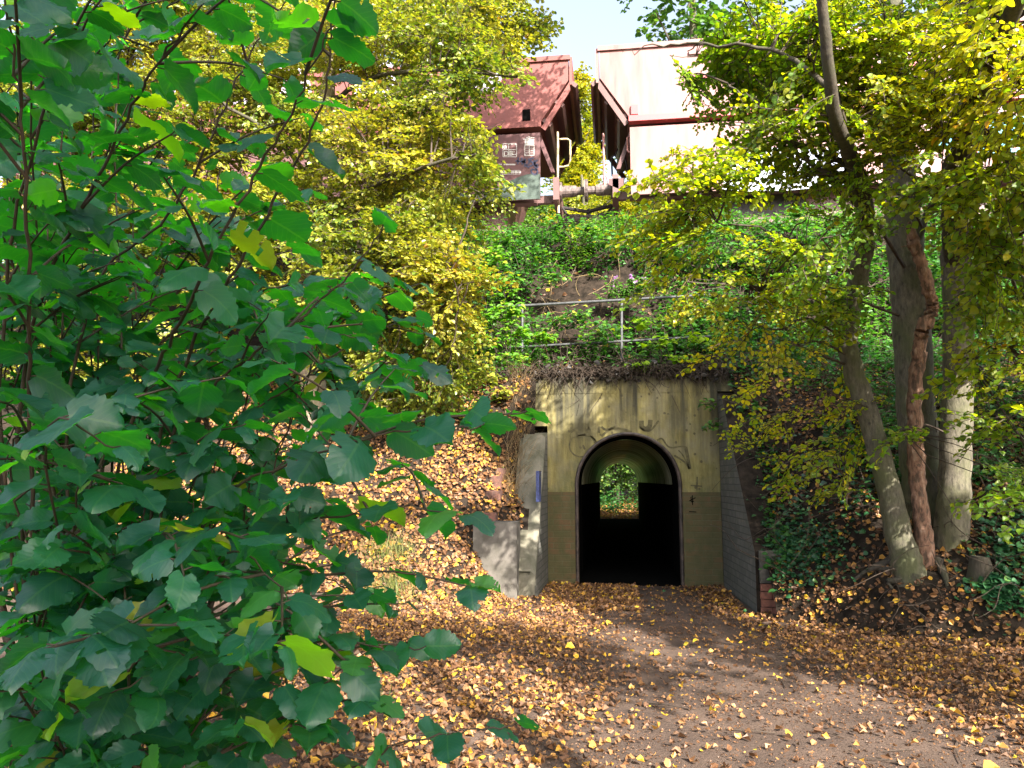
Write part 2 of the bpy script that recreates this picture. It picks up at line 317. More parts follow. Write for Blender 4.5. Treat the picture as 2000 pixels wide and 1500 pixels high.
# ------------------------------------------------------------------ terrain
_perm = np.random.default_rng(5).random((256, 256))
def vnoise(x, y):
    xi = np.floor(x).astype(int); yi = np.floor(y).astype(int); fx = x - xi; fy = y - yi
    fx = fx * fx * (3 - 2 * fx); fy = fy * fy * (3 - 2 * fy)
    g = lambda a, b: _perm[a % 256, b % 256]
    return (g(xi, yi) * (1 - fx) + g(xi + 1, yi) * fx) * (1 - fy) + (g(xi, yi + 1) * (1 - fx) + g(xi + 1, yi + 1) * fx) * fy - 0.5
def sstep(a, b, x):
    u = np.clip((x - a) / (b - a), 0, 1); return u * u * (3 - 2 * u)
PATH = np.array([(-2, 1.7), (3, 1.35), (5, 1.0), (7, .75), (9, .45), (11.4, .21), (31, .21), (34, .3), (60, 3)])
def path_x(Y): return np.interp(Y, PATH[:, 0], PATH[:, 1])
def hA(X, Y):
    X = np.asarray(X, float); Y = np.asarray(Y, float)
    d = X - path_x(Y)
    z = 0.05 * vnoise(X * 1.3, Y * 1.3) + 0.03 * vnoise(X * 4, Y * 4) + 0.012 * vnoise(X * 11, Y * 11)
    z = z * sstep(0.3, 1.5, np.abs(d)) + 0.012 * vnoise(X * 7, Y * 7)
    z = z + 0.22 * sstep(1.0, 4.5, -d) + 0.12 * sstep(1.2, 3, d)
    intun = (Y > 11) & (Y < 30.5) & (np.abs(X - .2) < 2)
    z = np.where(intun, 0.0, z)
    z = z + np.where(Y > 32, 0.10 * (Y - 32) * sstep(32, 36, Y), 0) * (Y < 200)
    return np.where(Y >= 200, 16.8, z)
PB_U = np.array([-.4, 0, .08, .2, .4, .62, .82, 1.0]); PB_Z = np.array([-.9, -.12, .15, .6, 1.25, 2.05, 2.8, 3.2])
PR_U = np.array([-.4, 0, .06, .15, .3, .62, .85, 1.0]); PR_Z = np.array([-.9, -.12, .2, .5, 1.05, 2.2, 2.95, 3.3]); PR_Z2 = np.array([-.9, -.1, .5, .85, 1.4, 2.3, 2.95, 3.3])
CR_Y = np.array([12.1, 12.5, 14.1, 14.5, 27.5, 29.6, 30.6, 34, 36]); CR_Z = np.array([3.2, 3.5, 6.0, 6.1, 6.1, 3.6, 3.0, .0, -.8])
def foot(X):
    return 8.75 - 1.05 * np.clip(X - 1.65, 0, 1.2) - 0.5 * np.clip(X - 2.85, 0, 1.85) - 0.28 * np.clip(X - 4.7, 0, 20) - 0.12 * np.clip(-X - 1.5, 0, 20)
def hB(X, Y):
    X = np.asarray(X, float); Y = np.asarray(Y, float)
    u = (Y - foot(X)) / (12.1 - foot(X))
    lo = np.where(X < .3, np.interp(u, PB_U, PB_Z), np.interp(u, PR_U, PR_Z) * (1 - sstep(2.0, 2.7, X)) + np.interp(u, PR_U, PR_Z2) * sstep(2.0, 2.7, X))
    lo = lo * (1 - .97 * sstep(-1.95, -1.15, X) * (X < .3) * (1 - sstep(9.75, 10.25, Y)) * (lo > 0))
    lo = lo * (1 - .3 * sstep(-1.9, -1.25, X) * (X < .3) * (1 - sstep(11.0, 11.5, Y)) * (lo > 0))
    z = np.where(u < 1, lo, np.interp(Y, CR_Y, CR_Z))
    amp = sstep(0, .3, u) * (1 - sstep(14, 14.6, Y))
    z = z + amp * (0.28 * vnoise(X * .9 + 7, Y * .9) + 0.16 * vnoise(X * 2.6, Y * 2.6) + 0.05 * vnoise(X * 8, Y * 8))
    nearwall = sstep(2.6, 1.9, np.abs(X - .25)) * sstep(11.0, 11.4, Y) * (1 - sstep(12.2, 12.8, Y))
    z = z * (1 - nearwall) + nearwall * np.maximum(z, 3.06 + .12 * vnoise(X * 3, Y * 3) + .1 * (Y - 11.6))
    return z
def hTop(X, Y):
    X = np.asarray(X, float); Y = np.asarray(Y, float)
    tr = (X > -1.12) & (X < 1.72) & ((Y < 11.62) | (Y > 30.2))
    return np.where(tr, hA(X, Y), np.maximum(hA(X, Y), hB(X, Y)))
def grid(xs, ys, h, keep=None):
    X, Y = np.meshgrid(xs, ys); V = np.stack([X, Y, h(X, Y)], -1).reshape(-1, 3)
    nx = len(xs); i = np.arange(len(ys) - 1)[:, None] * nx; j = np.arange(nx - 1)[None]
    Q = np.stack([i + j, i + j + 1, i + nx + j + 1, i + nx + j], -1).reshape(-1, 4)
    if keep is not None:
        c = V[Q].mean(1); Q = Q[keep(c[:, 0], c[:, 1])]
    return V, Q
b = MB()
xs = np.unique(np.concatenate([np.linspace(-6, 6, 121), np.linspace(-30, 30, 61), [-400, -200, -100, -60, 60, 100, 200, 400]]))
ys = np.unique(np.concatenate([np.linspace(1, 13, 121), np.linspace(-30, 60, 91), [-400, -200, -90, 90, 140, 200, 400, 700]]))
b.add(*grid(xs, ys, hA)); g = b.build('ground', M['soil'], smooth=True)
tag(g, 'trodden brown earth path and leaf strewn woodland floor', 'ground', kind='structure')
b = MB()
xs = np.unique(np.concatenate([np.linspace(-7, 7, 141), np.linspace(-60, 60, 61), [-1.12, 1.72, -400, -150, 150, 400]]))
ys = np.unique(np.concatenate([np.linspace(5, 14.6, 97), np.linspace(-4, 5, 10), np.linspace(14.6, 37, 24), [11.62, 30.2]]))
b.add(*grid(xs, ys, hB, lambda x, y: ~((x > -1.12) & (x < 1.72) & ((y < 11.62) | (y > 30.2)))))
g = b.build('embankment', M['bank_soil'], smooth=True)
tag(g, 'steep dark earth railway embankment rising behind the tunnel', 'embankment', kind='structure')

# ------------------------------------------------------------------ tunnel portal
def arch(n=28, r=.73, cx=.21, zs=1.43, z0=-.15):
    pts = [(cx - r, z0), (cx - r, z0 + .5 * (zs - z0))]
    for a in np.linspace(math.pi, 0, n): pts.append((cx + r * math.cos(a), zs + r * math.sin(a)))
    return pts + [(cx + r, z0 + .5 * (zs - z0)), (cx + r, z0)]
def headwall(b, y0, y1, x0, x1, z1, z0=-.15, m=0):
    A = arch(); n = len(A); O = []
    for (x, z) in A:
        dx, dz = x - .21, z - 1.0
        if z <= 1.43: O.append((x0 if dx < 0 else x1, z))
        else:
            k = min(((x1 - .21) / dx if dx > 0 else (x0 - .21) / dx) if abs(dx) > 1e-6 else 1e9, (z1 - 1.0) / dz)
            O.append((.21 + dx * k, 1.0 + dz * k))
    for k, (x, z) in enumerate(O):          # pull the two nearest rays onto the corners
        pass
    cl = min(range(n), key=lambda k: (O[k][0] - x0) ** 2 + (O[k][1] - z1) ** 2); O[cl] = (x0, z1)
    cr = min(range(n), key=lambda k: (O[k][0] - x1) ** 2 + (O[k][1] - z1) ** 2); O[cr] = (x1, z1)
    V = [(x, y0, z) for x, z in A] + [(x, y0, z) for x, z in O] + [(x, y1, z) for x, z in A] + [(x, y1, z) for x, z in O]
    i = np.arange(n - 1)
    b.add(V, np.stack([i, i + 1, n + i + 1, n + i], -1), m); b.add(V, np.stack([2 * n + i + 1, 2 * n + i, 3 * n + i, 3 * n + i + 1], -1), m)
    b.add(V, np.stack([n + i, n + i + 1, 3 * n + i + 1, 3 * n + i], -1), m)
WALL_Y = 11.4
T = thing('railway_underpass', 'low arched pedestrian tunnel mouth in a stained yellow wall under the railway', 'underpass', (.21, WALL_Y, 0))
b = MB(); headwall(b, WALL_Y, WALL_Y + .4, -.96, 1.52, 2.78); b.build('headwall', M['plaster'], T)
b = MB(); b.box((-1.62, WALL_Y - .006, 2.78), (2.0, WALL_Y + .42, 3.02))
b.box((-1.62, WALL_Y, 2.3), (-.963, WALL_Y + .4, 2.777)); b.build('parapet', M['plaster'], T)
for x0, x1 in ((-.955, -.527), (.947, 1.515)):
    b = MB(); b.box((x0, WALL_Y - .022, -.15), (x1, WALL_Y - .003, 1.33)); b.build('brick_base', M['base_brick'], T)
b = MB()
A0 = arch(40, .722); A1 = arch(40, .768); n = len(A0); i = np.arange(n - 1)
V = [(x, WALL_Y - .03, z) for x, z in A0] + [(x, WALL_Y - .03, z) for x, z in A1] + [(x, WALL_Y + .1, z) for x, z in A0] + [(x, WALL_Y - .001, z) for x, z in A1]
b.add(V, np.concatenate([np.stack([i, i + 1, n + i + 1, n + i], -1), np.stack([i, 2 * n + i, 2 * n + i + 1, i + 1], -1), np.stack([n + i, n + i + 1, 3 * n + i + 1, 3 * n + i], -1)]))
b.build('arch_edging', M['arch_ring'], T, True)
def lining(y0, y1, ny, r, part, mt, name, ribs=0):
    b = MB(); A = arch(40, r); nA = len(A)
    if part == 'vault': A = A[2:-2]
    if part == 'left': A = A[:3]
    if part == 'right': A = A[-3:]
    n = len(A); V = []
    for y in np.linspace(y0, y1, ny):
        k = 1 - ribs * (((y - y0) * 1.7) % 1.0)
        for x, z in A: V.append((.21 + (x - .21) * k, y, z if z < 1.43 else 1.43 + (z - 1.43) * k))
    i = np.arange(ny - 1)[:, None] * n; j = np.arange(n - 1)[None]
    b.add(V, np.stack([i + j, i + n + j, i + n + j + 1, i + j + 1], -1).reshape(-1, 4)); b.build(name, mt, T, False)
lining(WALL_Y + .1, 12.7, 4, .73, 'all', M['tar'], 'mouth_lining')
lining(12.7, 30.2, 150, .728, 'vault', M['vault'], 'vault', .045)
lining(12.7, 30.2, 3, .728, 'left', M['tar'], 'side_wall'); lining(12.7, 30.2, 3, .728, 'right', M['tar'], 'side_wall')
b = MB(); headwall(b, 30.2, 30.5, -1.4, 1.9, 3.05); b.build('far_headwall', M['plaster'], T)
b = MB(); b.box((-.52, WALL_Y + .02, -.1), (.94, 30.4, .02)); b.build('tunnel_floor', M['tar'], T)  # black sheet painting the shade on the tunnel floor
# wing walls: polygons in y-z with a sloping coping
def wing(xa0, xa1, yn, zn, zf, th, side, name, m_in, m_cap):
    b = MB(); s = side
    prof = [(WALL_Y - .002, -.2), (WALL_Y - .002, zf), (WALL_Y - .35, zf - .12), (yn, zn), (yn, -.2)]
    fx = lambda y: xa0 + (xa1 - xa0) * (WALL_Y - y) / (WALL_Y - yn)
    V = [(fx(y), y, z) for y, z in prof] + [(fx(y) + s * th, y, z) for y, z in prof]
    b.ngon(V, [0, 1, 2, 3, 4], 0); b.ngon(V, [9, 8, 7, 6, 5], 0)
    for k in range(5):
        l = (k + 1) % 5; b.add([V[k], V[l], V[5 + l], V[5 + k]], [(0, 1, 2, 3)], 1 if k in (1, 2, 3) else 0)
    return b.build(name, [m_in, m_cap], T)
wing(-.962, -1.0, 9.85, .28, 2.2, .36, -1, 'wing_wall', M['wing_brick'], M['wing_render'])
wing(1.522, 1.6, 9.3, .68, 2.76, .3, 1, 'wing_wall', M['wing_brick'], M['bank_soil'])
# sloping pale kerb on the left wing
b = MB(); ycs = np.linspace(9.84, 11.05, 14); xc = -1.0 + .038 * (ycs - 9.85) / 1.55; zc_ = np.interp(ycs, [9.84, 11.05], [.33, 2.13]) + .012 * rng.normal(size=14)
V = np.concatenate([np.stack([xc - .3, ycs, zc_ * 0 - .2], -1), np.stack([xc + .012, ycs, zc_ - .14], -1), np.stack([xc + .012, ycs, zc_ - .02], -1), np.stack([xc - .05, ycs, zc_ + .03], -1), np.stack([xc - .3, ycs, zc_ + .03], -1)])
i_ = np.arange(13)
for a in range(5): c = (a + 1) % 5; b.add(V, np.stack([a * 14 + i_, a * 14 + i_ + 1, c * 14 + i_ + 1, c * 14 + i_], -1))
b.add(V, [(0, 14, 28, 42), (0, 42, 56, 56)][:1]); b.build('coping', M['wing_render'], T)
# graffiti strokes, flat paint a few mm proud of the wall
def stroke(b, pts, wd, Y, mt=0, off=.004, taper=False):
    pts = np.asarray(pts, float)
    if len(pts) > 2:
        tt = np.linspace(0, len(pts) - 1, (len(pts) - 1) * 5 + 1); q = []
        for u in tt:
            i = min(int(u), len(pts) - 2); f = u - i
            p0, p1, p2, p3 = pts[max(i - 1, 0)], pts[i], pts[i + 1], pts[min(i + 2, len(pts) - 1)]
            q.append(.5 * ((2 * p1) + (p2 - p0) * f + (2 * p0 - 5 * p1 + 4 * p2 - p3) * f * f + (3 * p1 - p0 - 3 * p2 + p3) * f ** 3))
        pts = np.array(q)
    W = np.array([P(x, y, Y) for x, y in pts])[:, [0, 2]]
    T_ = np.gradient(W, axis=0); T_ /= np.linalg.norm(T_, axis=1)[:, None] + 1e-9
    Nn = np.stack([-T_[:, 1], T_[:, 0]], -1) * wd / 2
    n = len(W); L = W + Nn; R = W - Nn
    V = [(x, Y - off, z) for x, z in L] + [(x, Y - off, z) for x, z in R]
    i = np.arange(n - 1); b.add(V, np.stack([i, i + 1, n + i + 1, n + i], -1), mt)
def cr2(pts): return [(1080 + x * .16, 780 + y * .16) for x, y in pts]
b = MB()
for pts, wd in [([(215,400),(250,375),(290,380),(305,430),(340,445),(400,410),(430,335),(460,420),(520,530)], .028),
                ([(565,330),(560,410)], .03), ([(590,335),(650,370),(760,335)], .025), ([(590,450),(680,380),(780,355),(880,370),(960,400)], .024),
                ([(410,700),(300,695),(225,640),(200,560),(230,480),(330,440),(430,440),(500,480),(540,530)], .016),
                ([(320,560),(345,600)], .022), ([(365,560),(390,610)], .022), ([(715,440),(735,465),(745,430),(725,425)], .014), ([(755,440),(775,455),(780,430),(760,425)], .014), ([(580,510),(605,500),(600,480)], .02),
                ([(1080,260),(1085,330),(1130,360),(1180,330),(1190,250)], .05), ([(1050,330),(1120,385),(1200,370),(1290,260)], .02),
                ([(1270,500),(1330,480),(1390,560),(1450,590),(1560,575),(1640,590)], .018), ([(1620,590),(1640,680),(1670,850)], .035), ([(1480,685),(1600,760),(1665,850)], .02), ([(1530,620),(1590,690),(1670,850)], .014),
                ([(1760,945),(1757,1110)], .014), ([(1680,1050),(1820,1060)], .016)]:
    stroke(b, cr2(pts), wd * 1.35, WALL_Y)
b.build('graffiti', M['graffiti'], T)
b = MB()
for pts in ([(1685,1190),(1690,1250),(1720,1240)], [(1665,1240),(1740,1200)], [(1700,1170),(1705,1290)], [(1660,1370),(1750,1375)]):
    b = MB(); stroke(b, cr2(pts), .012, WALL_Y - .022); b.build('scrawl', M['tar'], T)
# blue plate on the left wing
pl = MB(); y0, y1 = 10.05, 10.32
pl.box((-1.0, y0, 1.22), (-.957, y1, 1.62))
o = pl.build('wall_plate', M['blue']); tag(o, 'narrow faded blue plate fixed upright on the left wing wall', 'plate')
# block and brick steps left of the mouth, block and bricks at the right wing's end
b = MB(); b.box((-1.75, 9.62, -.1), (-1.2, 10.0, .98)); o = b.build('concrete_block', M['concrete'])
tag(o, 'large square grey concrete block half buried in leaves beside the left wing wall', 'block')
t_ = thing('brick_steps', 'weathered red brick steps under fallen leaves left of the tunnel', 'steps', (-1.9, 10.3, .9))
for k in range(4):
    b = MB(); y = 9.98 + k * .2; z = float(hB(-1.6, y + .12)) + .005
    for q in range(4): b.box((-2.3 + q * .2 + .02 * (k % 2), y, z - .16), (-2.11 + q * .2 + .02 * (k % 2), y + .24, z + .012 * ((q * 7 + k) % 3)))
    b.build('step', M['old_brick'], t_)
b = MB(); b.box((1.64, 9.24, .34), (1.98, 9.55, .7)); o = b.build('capstone', M['concrete'])
tag(o, 'small grey concrete capstone on bricks at the end of the right wing wall', 'capstone')
t_ = thing('brick_pier', 'stub of red bricks under the concrete capstone right of the path', 'brick pier', (1.8, 9.3, 0))
b = MB()
for k in range(5):
    z = -.1 + k * .087
    for q in range(2):
        x = 1.645 + q * .175 - (.05 if k % 2 else 0); b.box((max(x, 1.64), 9.26 + .004 * ((k + q) % 3), z), (x + .168 - (.03 if k == 0 else 0), 9.5, z + .079))
b.build('bricks', M['red_brick'], t_)

# railing
T = thing('pipe_railing', 'grey steel pipe railing standing on top of the tunnel wall', 'railing', P(1215, 700, 12.15))
RY = lambda px: 12.35 - (px - 985) / 390 * .35
def rp(px, py): return P(px, py, RY(px))
for a, c, r in (((900, 604), (1388, 576), .023), ((900, 684), (1388, 657), .02)):
    b = MB(); b.tube([rp(*a), rp((a[0] + c[0]) / 2, (a[1] + c[1]) / 2), rp(*c)], r, 10); b.build('rail', M['galv'], T, True)
for px, yt, yb in ((1020, 597, 720), (1214, 586, 712)):
    b = MB(); q = rp(px, yb); b.tube([rp(px, yt), q], .022, 10); b.build('post', M['galv'], T, True)

# ------------------------------------------------------------------ railway: track and two hopper wagons
YN, YF, ZR = 14.8, 17.7, 6.4
b = MB(); V, Q = grid(np.linspace(-40, 40, 161), np.linspace(14.6, 19.4, 17), lambda X, Y: 6.12 + .13 * sstep(14.6, 15.1, Y) * sstep(19.4, 18.9, Y) + .04 * vnoise(X * 6, Y * 6))
b.add(V, Q); tag(b.build('ballast_bed', M['ballast'], smooth=True), 'stony ballast bed under the railway track', 'ballast', kind='structure')
for y, lb in ((15.51, 'near rusty rail under the wagons on the embankment'), (16.99, 'far rusty rail under the wagons on the embankment')):
    b = MB(); b.box((-40, y - .035, ZR - .05), (40, y + .035, ZR)); b.box((-40, y - .01, ZR - .14), (40, y + .01, ZR - .05)); b.box((-40, y - .07, ZR - .16), (40, y + .07, ZR - .14))
    tag(b.build('rail', M['rail']), lb, 'rail')
s0 = None
for k in range(-8, 9):
    if s0 is None:
        b = MB(); b.box((-.13, -1.3, -.1), (.13, 1.3, .1)); s0 = b.build('sleeper', M['concrete']); o = s0
    else: o = s0.copy(); COL.objects.link(o)
    o.location = (-.4 + k * .62, 16.25, ZR - .262); tag(o, 'concrete sleeper in the ballast between and under the wagons', 'sleeper', 'sleepers of the railway track')

def wagon(name, label, d, xe, body_m, side_m, left):
    T = thing(name, label, 'freight wagon', (xe + d * 6, 16.25, ZR))
    X = lambda u: xe + d * u
    L = 12.0; ZT = 10.1 if left else 10.24
    b = MB(); pr = [(0, 8.72), (-.58, 9.6), (-.58, ZT), (L + .5, ZT), (L + .5, 9.6), (L, 8.72)]
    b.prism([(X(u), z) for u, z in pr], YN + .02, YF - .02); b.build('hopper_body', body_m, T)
    b = MB(); b.box((min(X(-.62), X(L)), YN - .02, ZT - .07), (max(X(-.62), X(L)), YN + .05, ZT + .03)); b.build('top_rim', body_m, T)
    b = MB(); b.box((min(X(-.02), X(L)), YN - .07, 8.6), (max(X(-.02), X(L)), YN + .1, 8.72)); b.build('side_sill', M['red_trim'] if not left else body_m, T)
    # end frame: flanges along the sloping end sheet and ribs across it
    nx, nz = .83, .55
    for y in (YN + .02, YF - .06):
        b = MB(); b.prism([(X(-.02), 8.62), (X(-.60), 9.56), (X(-.60 - .02), 9.38), (X(-.1), 8.55)], y, y + .04); b.build('end_flange', M['oxide_dark'] if not left else body_m, T)
    for u in (0.06, .5, .97):
        x0, z0 = -.58 * u, 8.72 + .88 * u
        b = MB(); b.prism([(X(x0), z0), (X(x0 - .05), z0 + .07), (X(x0 - .05 - .16), z0 + .07 - .12), (X(x0 - .16), z0 - .12)], YN + .07, YF - .07); b.build('end_rib', M['oxide_dark'], T)
    b = MB(); b.box((min(X(-.6), X(-.66)), YN + .02, 9.5), (max(X(-.6), X(-.66)), YF - .02, ZT)); b.build('end_plate', body_m, T)
    b = MB(); b.prism([(X(.25), 8.6), (X(.7), 7.3), (X(.75), 6.55), (X(L - .8), 6.55), (X(L - .7), 7.3), (X(L - .2), 8.6)], YN + .42, YF - .42); b.build('chute', M['oxide_dark'], T)
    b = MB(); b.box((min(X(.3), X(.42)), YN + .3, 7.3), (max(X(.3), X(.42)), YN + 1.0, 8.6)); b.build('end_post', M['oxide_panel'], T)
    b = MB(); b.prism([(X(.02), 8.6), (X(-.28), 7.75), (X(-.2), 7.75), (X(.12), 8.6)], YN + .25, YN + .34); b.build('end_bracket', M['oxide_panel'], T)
    for u0, u1 in ((0, 3.1), (3.2, 8.8), (8.9, 12)):
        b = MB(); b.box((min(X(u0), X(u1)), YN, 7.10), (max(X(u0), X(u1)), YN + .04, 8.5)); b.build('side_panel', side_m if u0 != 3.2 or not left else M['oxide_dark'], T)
    b = MB(); b.box((min(X(.1), X(L)), YN + .25, 7.12), (max(X(.1), X(L)), YN + .45, 7.38)); b.box((min(X(-.36), X(.3)), YN + .5, 7.2), (max(X(-.36), X(.3)), YN + .62, 7.36))
    b.box((min(X(-.36), X(.3)), YF - .62, 7.2), (max(X(-.36), X(.3)), YF - .5, 7.36)); b.build('underframe', M['oxide_dark'], T)
    b = MB(); b.box((min(X(-.36), X(-.5 + .26)), YN + .2, 7.15), (max(X(-.36), X(-.24)), YF - .2, 7.62)); b.build('headstock', M['oxide_dark'], T)
    g_ = -.36
    for y in (15.38, 17.12):
        b = MB(); z = 7.45
        b.tube([(X(g_), y, z), (X(g_ - .04), y, z)], .2, 14); b.tube([(X(g_ - .04), y, z), (X(g_ - .34), y, z)], [.125, .115], 14)
        b.tube([(X(g_ - .34), y, z), (X(g_ - .56), y, z)], .085, 14); b.tube([(X(g_ - .53), y, z), (X(g_ - .575), y, z)], .23, 18)
        b.build('buffer', M['buffer'], T, False)
    b = MB(); b.tube([(X(g_), 16.25, 7.42), (X(g_ - .3), 16.25, 7.36), (X(g_ - .57), 16.25, 7.3)], .04, 8); b.tube([(X(g_), 15.9, 7.3), (X(g_ - .25), 15.92, 6.95), (X(g_ - .55), 15.95, 6.9)], .025, 8); b.build('coupling', M['iron'], T)
    for u in (1.4, 3.2, 8.8, 10.6):
        b = MB()
        for y in (15.51, 16.99):
            b.tube([(X(u), y - .06, ZR + .46), (X(u), y + .06, ZR + .46)], .46, 24)
        b.tube([(X(u), 15.2, ZR + .46), (X(u), 17.3, ZR + .46)], .08, 10); b.build('wheelset', M['iron'], T)
    for u in (1.2, 8.6):
        b = MB(); b.box((min(X(u), X(u + 2.2)), 15.2, ZR + .3), (max(X(u), X(u + 2.2)), 15.4, ZR + .72)); b.build('bogie_frame', M['iron'], T)
    return T, X
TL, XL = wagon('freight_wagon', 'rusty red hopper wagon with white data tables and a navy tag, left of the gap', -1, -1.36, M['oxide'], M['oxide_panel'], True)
TR, XR = wagon('freight_wagon', 'sun bleached pink hopper wagon with a red sill and blue murals, right of the gap', 1, .44, M['oxide_pale'], M['oxide_pale'], False)
# markings on the left wagon's end panel
def c1(x, y): return (880 + x / 5, 120 + y / 5)
b = MB()
W = lambda *pts: [c1(*p) for p in pts]
for pts in (W((512,805),(645,805)), W((645,805),(645,932)), W((645,932),(512,932)), W((512,932),(512,805)), W((568,805),(568,932)), W((512,862),(645,862)), W((600,818),(600,808),(632,808),(632,818)),
            ): stroke(b, pts, .012, YN)
for x0 in (578, 596, 614): stroke(b, W((x0,885),(x0+12,884)), .02, YN)
for x0 in (576, 594, 612, 626): stroke(b, W((x0,910),(x0+11,909)), .025, YN)
b.build('data_table', M['white'], TL); b = MB()
for pts in (W((725,820),(816,820)), W((725,820),(725,920)), W((816,820),(816,920)), W((725,920),(816,920)), W((770,820),(770,920)), W((708,760),(820,745)), W((735,748),(765,738),(800,746)),
            ): stroke(b, pts, .012, YN)
for k in range(1, 6): stroke(b, W((725,820+k*17),(816,820+k*17)), .006, YN)
for k in range(4): stroke(b, W((724,768+k*14),(816,764+k*14)), .022, YN, 0)
b.build('data_table', M['white'], TL); b = MB()
for pts in (W((335,1055),(335,1112)), W((335,1112),(452,1112)), W((452,1112),(452,1050)), W((452,1050),(335,1055))): stroke(b, pts, .012, YN)
b.build('data_box', M['white'], TL); b = MB()
for x0 in (430, 448, 470, 488, 520, 538, 552, 566, 580, 594, 608, 622): stroke(b, W((x0,1008),(x0+11,1006)), .03, YN)
for x0 in range(475, 680, 12): stroke(b, W((x0,1085 - (x0-475)*.02),(x0+8,1084- (x0-475)*.02)), .05 if (x0 // 12) % 3 else .03, YN)
stroke(b, W((472,1068),(680,1064)), .006, YN); stroke(b, W((472,1106),(680,1100)), .006, YN)
b.build('number_line', M['white'], TL)
def text(s, size, px, py, Y, m, parent, name):
    c = bpy.data.curves.new(name, 'FONT'); c.body = s; c.size = size; o = bpy.data.objects.new(name, c); COL.objects.link(o)
    dg = bpy.context.evaluated_depsgraph_get(); me = bpy.data.meshes.new_from_object(o.evaluated_get(dg)); bpy.data.objects.remove(o)
    o = bpy.data.objects.new(name, me); COL.objects.link(o); me.materials.clear(); me.materials.append(m)
    q = P(px, py, Y); o.parent = parent; o.location = q - origin(parent) + np.array([0, -.005, 0]); o.rotation_euler = (math.pi / 2, 0, 0); return o
text('DB', .15, *c1(517, 925), YN, M['white'], TL, 'emblem')
text('a', .16, *c1(522, 856), YN, M['white'], TL, 'mark')
b = MB()
for pts in ([(635,972),(735,985)], [(662,938),(655,1005)], [(695,938),(702,1008)], [(722,948),(722,990),(742,1012),(768,990),(762,948)],
            [(812,945),(785,950),(782,975),(806,990),(798,1016),(768,1022)], [(818,962),(825,1035)], [(850,962),(822,1000),(858,1038)],
            [(848,1000),(836,1040),(845,1065)], [(842,1060),(795,1055),(792,1085),(820,1105),(848,1090),(846,1060)], [(715,1022),(740,1022),(768,1040)], [(700,985),(740,960)]):
    stroke(b, W(*pts), .035, YN, 0, .006)
b.build('graffiti_tag', M['tagpaint'], TL)
b = MB(); z0 = 7.105; xs_ = np.linspace(XL(0) - .005, XL(3.1), 40)
top = [z0 + .33 + .2 * math.sin((x + 1.36) * 2.6 + 1.9) - .02 * (x + 1.36) for x in xs_]
V = [(x, YN - .003, z0) for x in xs_] + [(x, YN - .003, max(t, z0 + .05)) for x, t in zip(xs_, top)]; i = np.arange(39)
b.add(V, np.stack([i, i + 1, 40 + i + 1, 40 + i], -1)); b.build('painted_band', M['camo'], TL)
def blob(b, pts, Y, off, n=36):
    pts = np.array([P(x, y, Y) for x, y in pts]); c = pts.mean(0); V = [c] + list(pts); V = np.array(V); V[:, 1] = Y - off
    k = len(pts); b.add(V, [(0, 1 + i, 1 + (i + 1) % k) for i in range(k)])
b = MB()
for pts in ([(455,205),(470,140),(520,120),(600,135),(610,185),(540,200)], [(330,180),(345,145),(420,140),(440,175),(420,200),(360,205)], [(690,190),(700,135),(760,120),(800,160),(770,195)], [(880,175),(890,130),(950,120),(985,150),(960,180)]):
    b = MB(); blob(b, pts, YN + .02, .006); b.build('graffiti', M['lilac'], TL)
b = MB(); blob(b, [(1410,375),(1420,300),(1480,285),(1560,292),(1640,290),(1660,330),(1650,362),(1540,372)], YN, .006); b.build('mural', M['mural'], TR)
b = MB()
for pts in ([(1880,300),(1900,240),(1960,225),(2040,230),(2050,290),(1960,300)], [(1830,290),(1845,245),(1872,250),(1868,292)]): blob(b, pts, YN, .006)
b.build('mural', M['sky_blue'], TR)
b = MB()
for pts in (W((60,590),(470,590),),): pass
stroke(b, [(1945,262),(1965,275),(1985,290)], .05, YN, 0, .01); stroke(b, [(1905,300),(1925,270)], .04, YN, 0, .01); b.build('red_stripe', M['red_trim'], TR)
b = MB(); b.box((XR(.03), YN - .03, 8.76), (XR(.17), YN + .02, 8.96)); b.build('bracket', M['red_trim'], TR)
b = MB(); b.box((XL(.36), YN + .004, 8.78), (XL(.2), YN + .03, 9.02)); b.build('slot', M['tar'], TL)
for z, m in ((9.95, 'oxide_pale'), (9.4, 'red_trim')):
    b = MB(); b.box((XR(1.2), YN - .03, z), (XR(11.5), YN + .02, z + .09)); b.build('side_rib', M[m], TR)
for u in (2.6, 5.2, 7.8):
    b = MB(); b.box((XR(u), YN - .035, 8.75), (XR(u + .1), YN + .018, 10.0)); b.build('side_post', M['oxide_pale'], TR)
    b = MB(); b.box((XL(u + .1), YN - .035, 8.75), (XL(u), YN + .018, 10.0)); b.build('side_post', M['oxide'], TL)
# handrails
b = MB(); pp = lambda x, y, Y=15.3: P(*c1(x, y), Y)
b.tube([pp(1045, 690), pp(1048, 800), pp(1045, 1170), pp(1055, 1480)], .026, 8); b.build('grab_rail', M['cream'], TL, True)
b = MB(); b.tube([pp(1060, 760), pp(1140, 757), pp(1168, 775), pp(1172, 960), pp(1150, 1015), pp(1100, 1030), pp(1058, 1030)], .02, 8); b.build('grab_rail', M['cream'], TL, True)
b = MB(); b.tube([pp(1490, 705), pp(1495, 900), pp(1505, 1230)], .026, 8); b.tube([pp(1495, 1060), pp(1525, 1130), pp(1550, 1220)], .018, 8); b.build('grab_rail', M['pinkrail'], TR, True)
b = MB(); b.tube([pp(1750, 735, 14.9), pp(1728, 745, 14.9), pp(1728, 870, 14.9), pp(1750, 890, 14.9)], .02, 8); b.build('grab_handle', M['pinkrail'], TR, True)
b = MB(); q = [pp(1545, 1145, 15.0), pp(1700, 1138, 15.0), pp(1690, 1245, 15.0), pp(1655, 1250, 15.0), pp(1548, 1205, 15.0)]
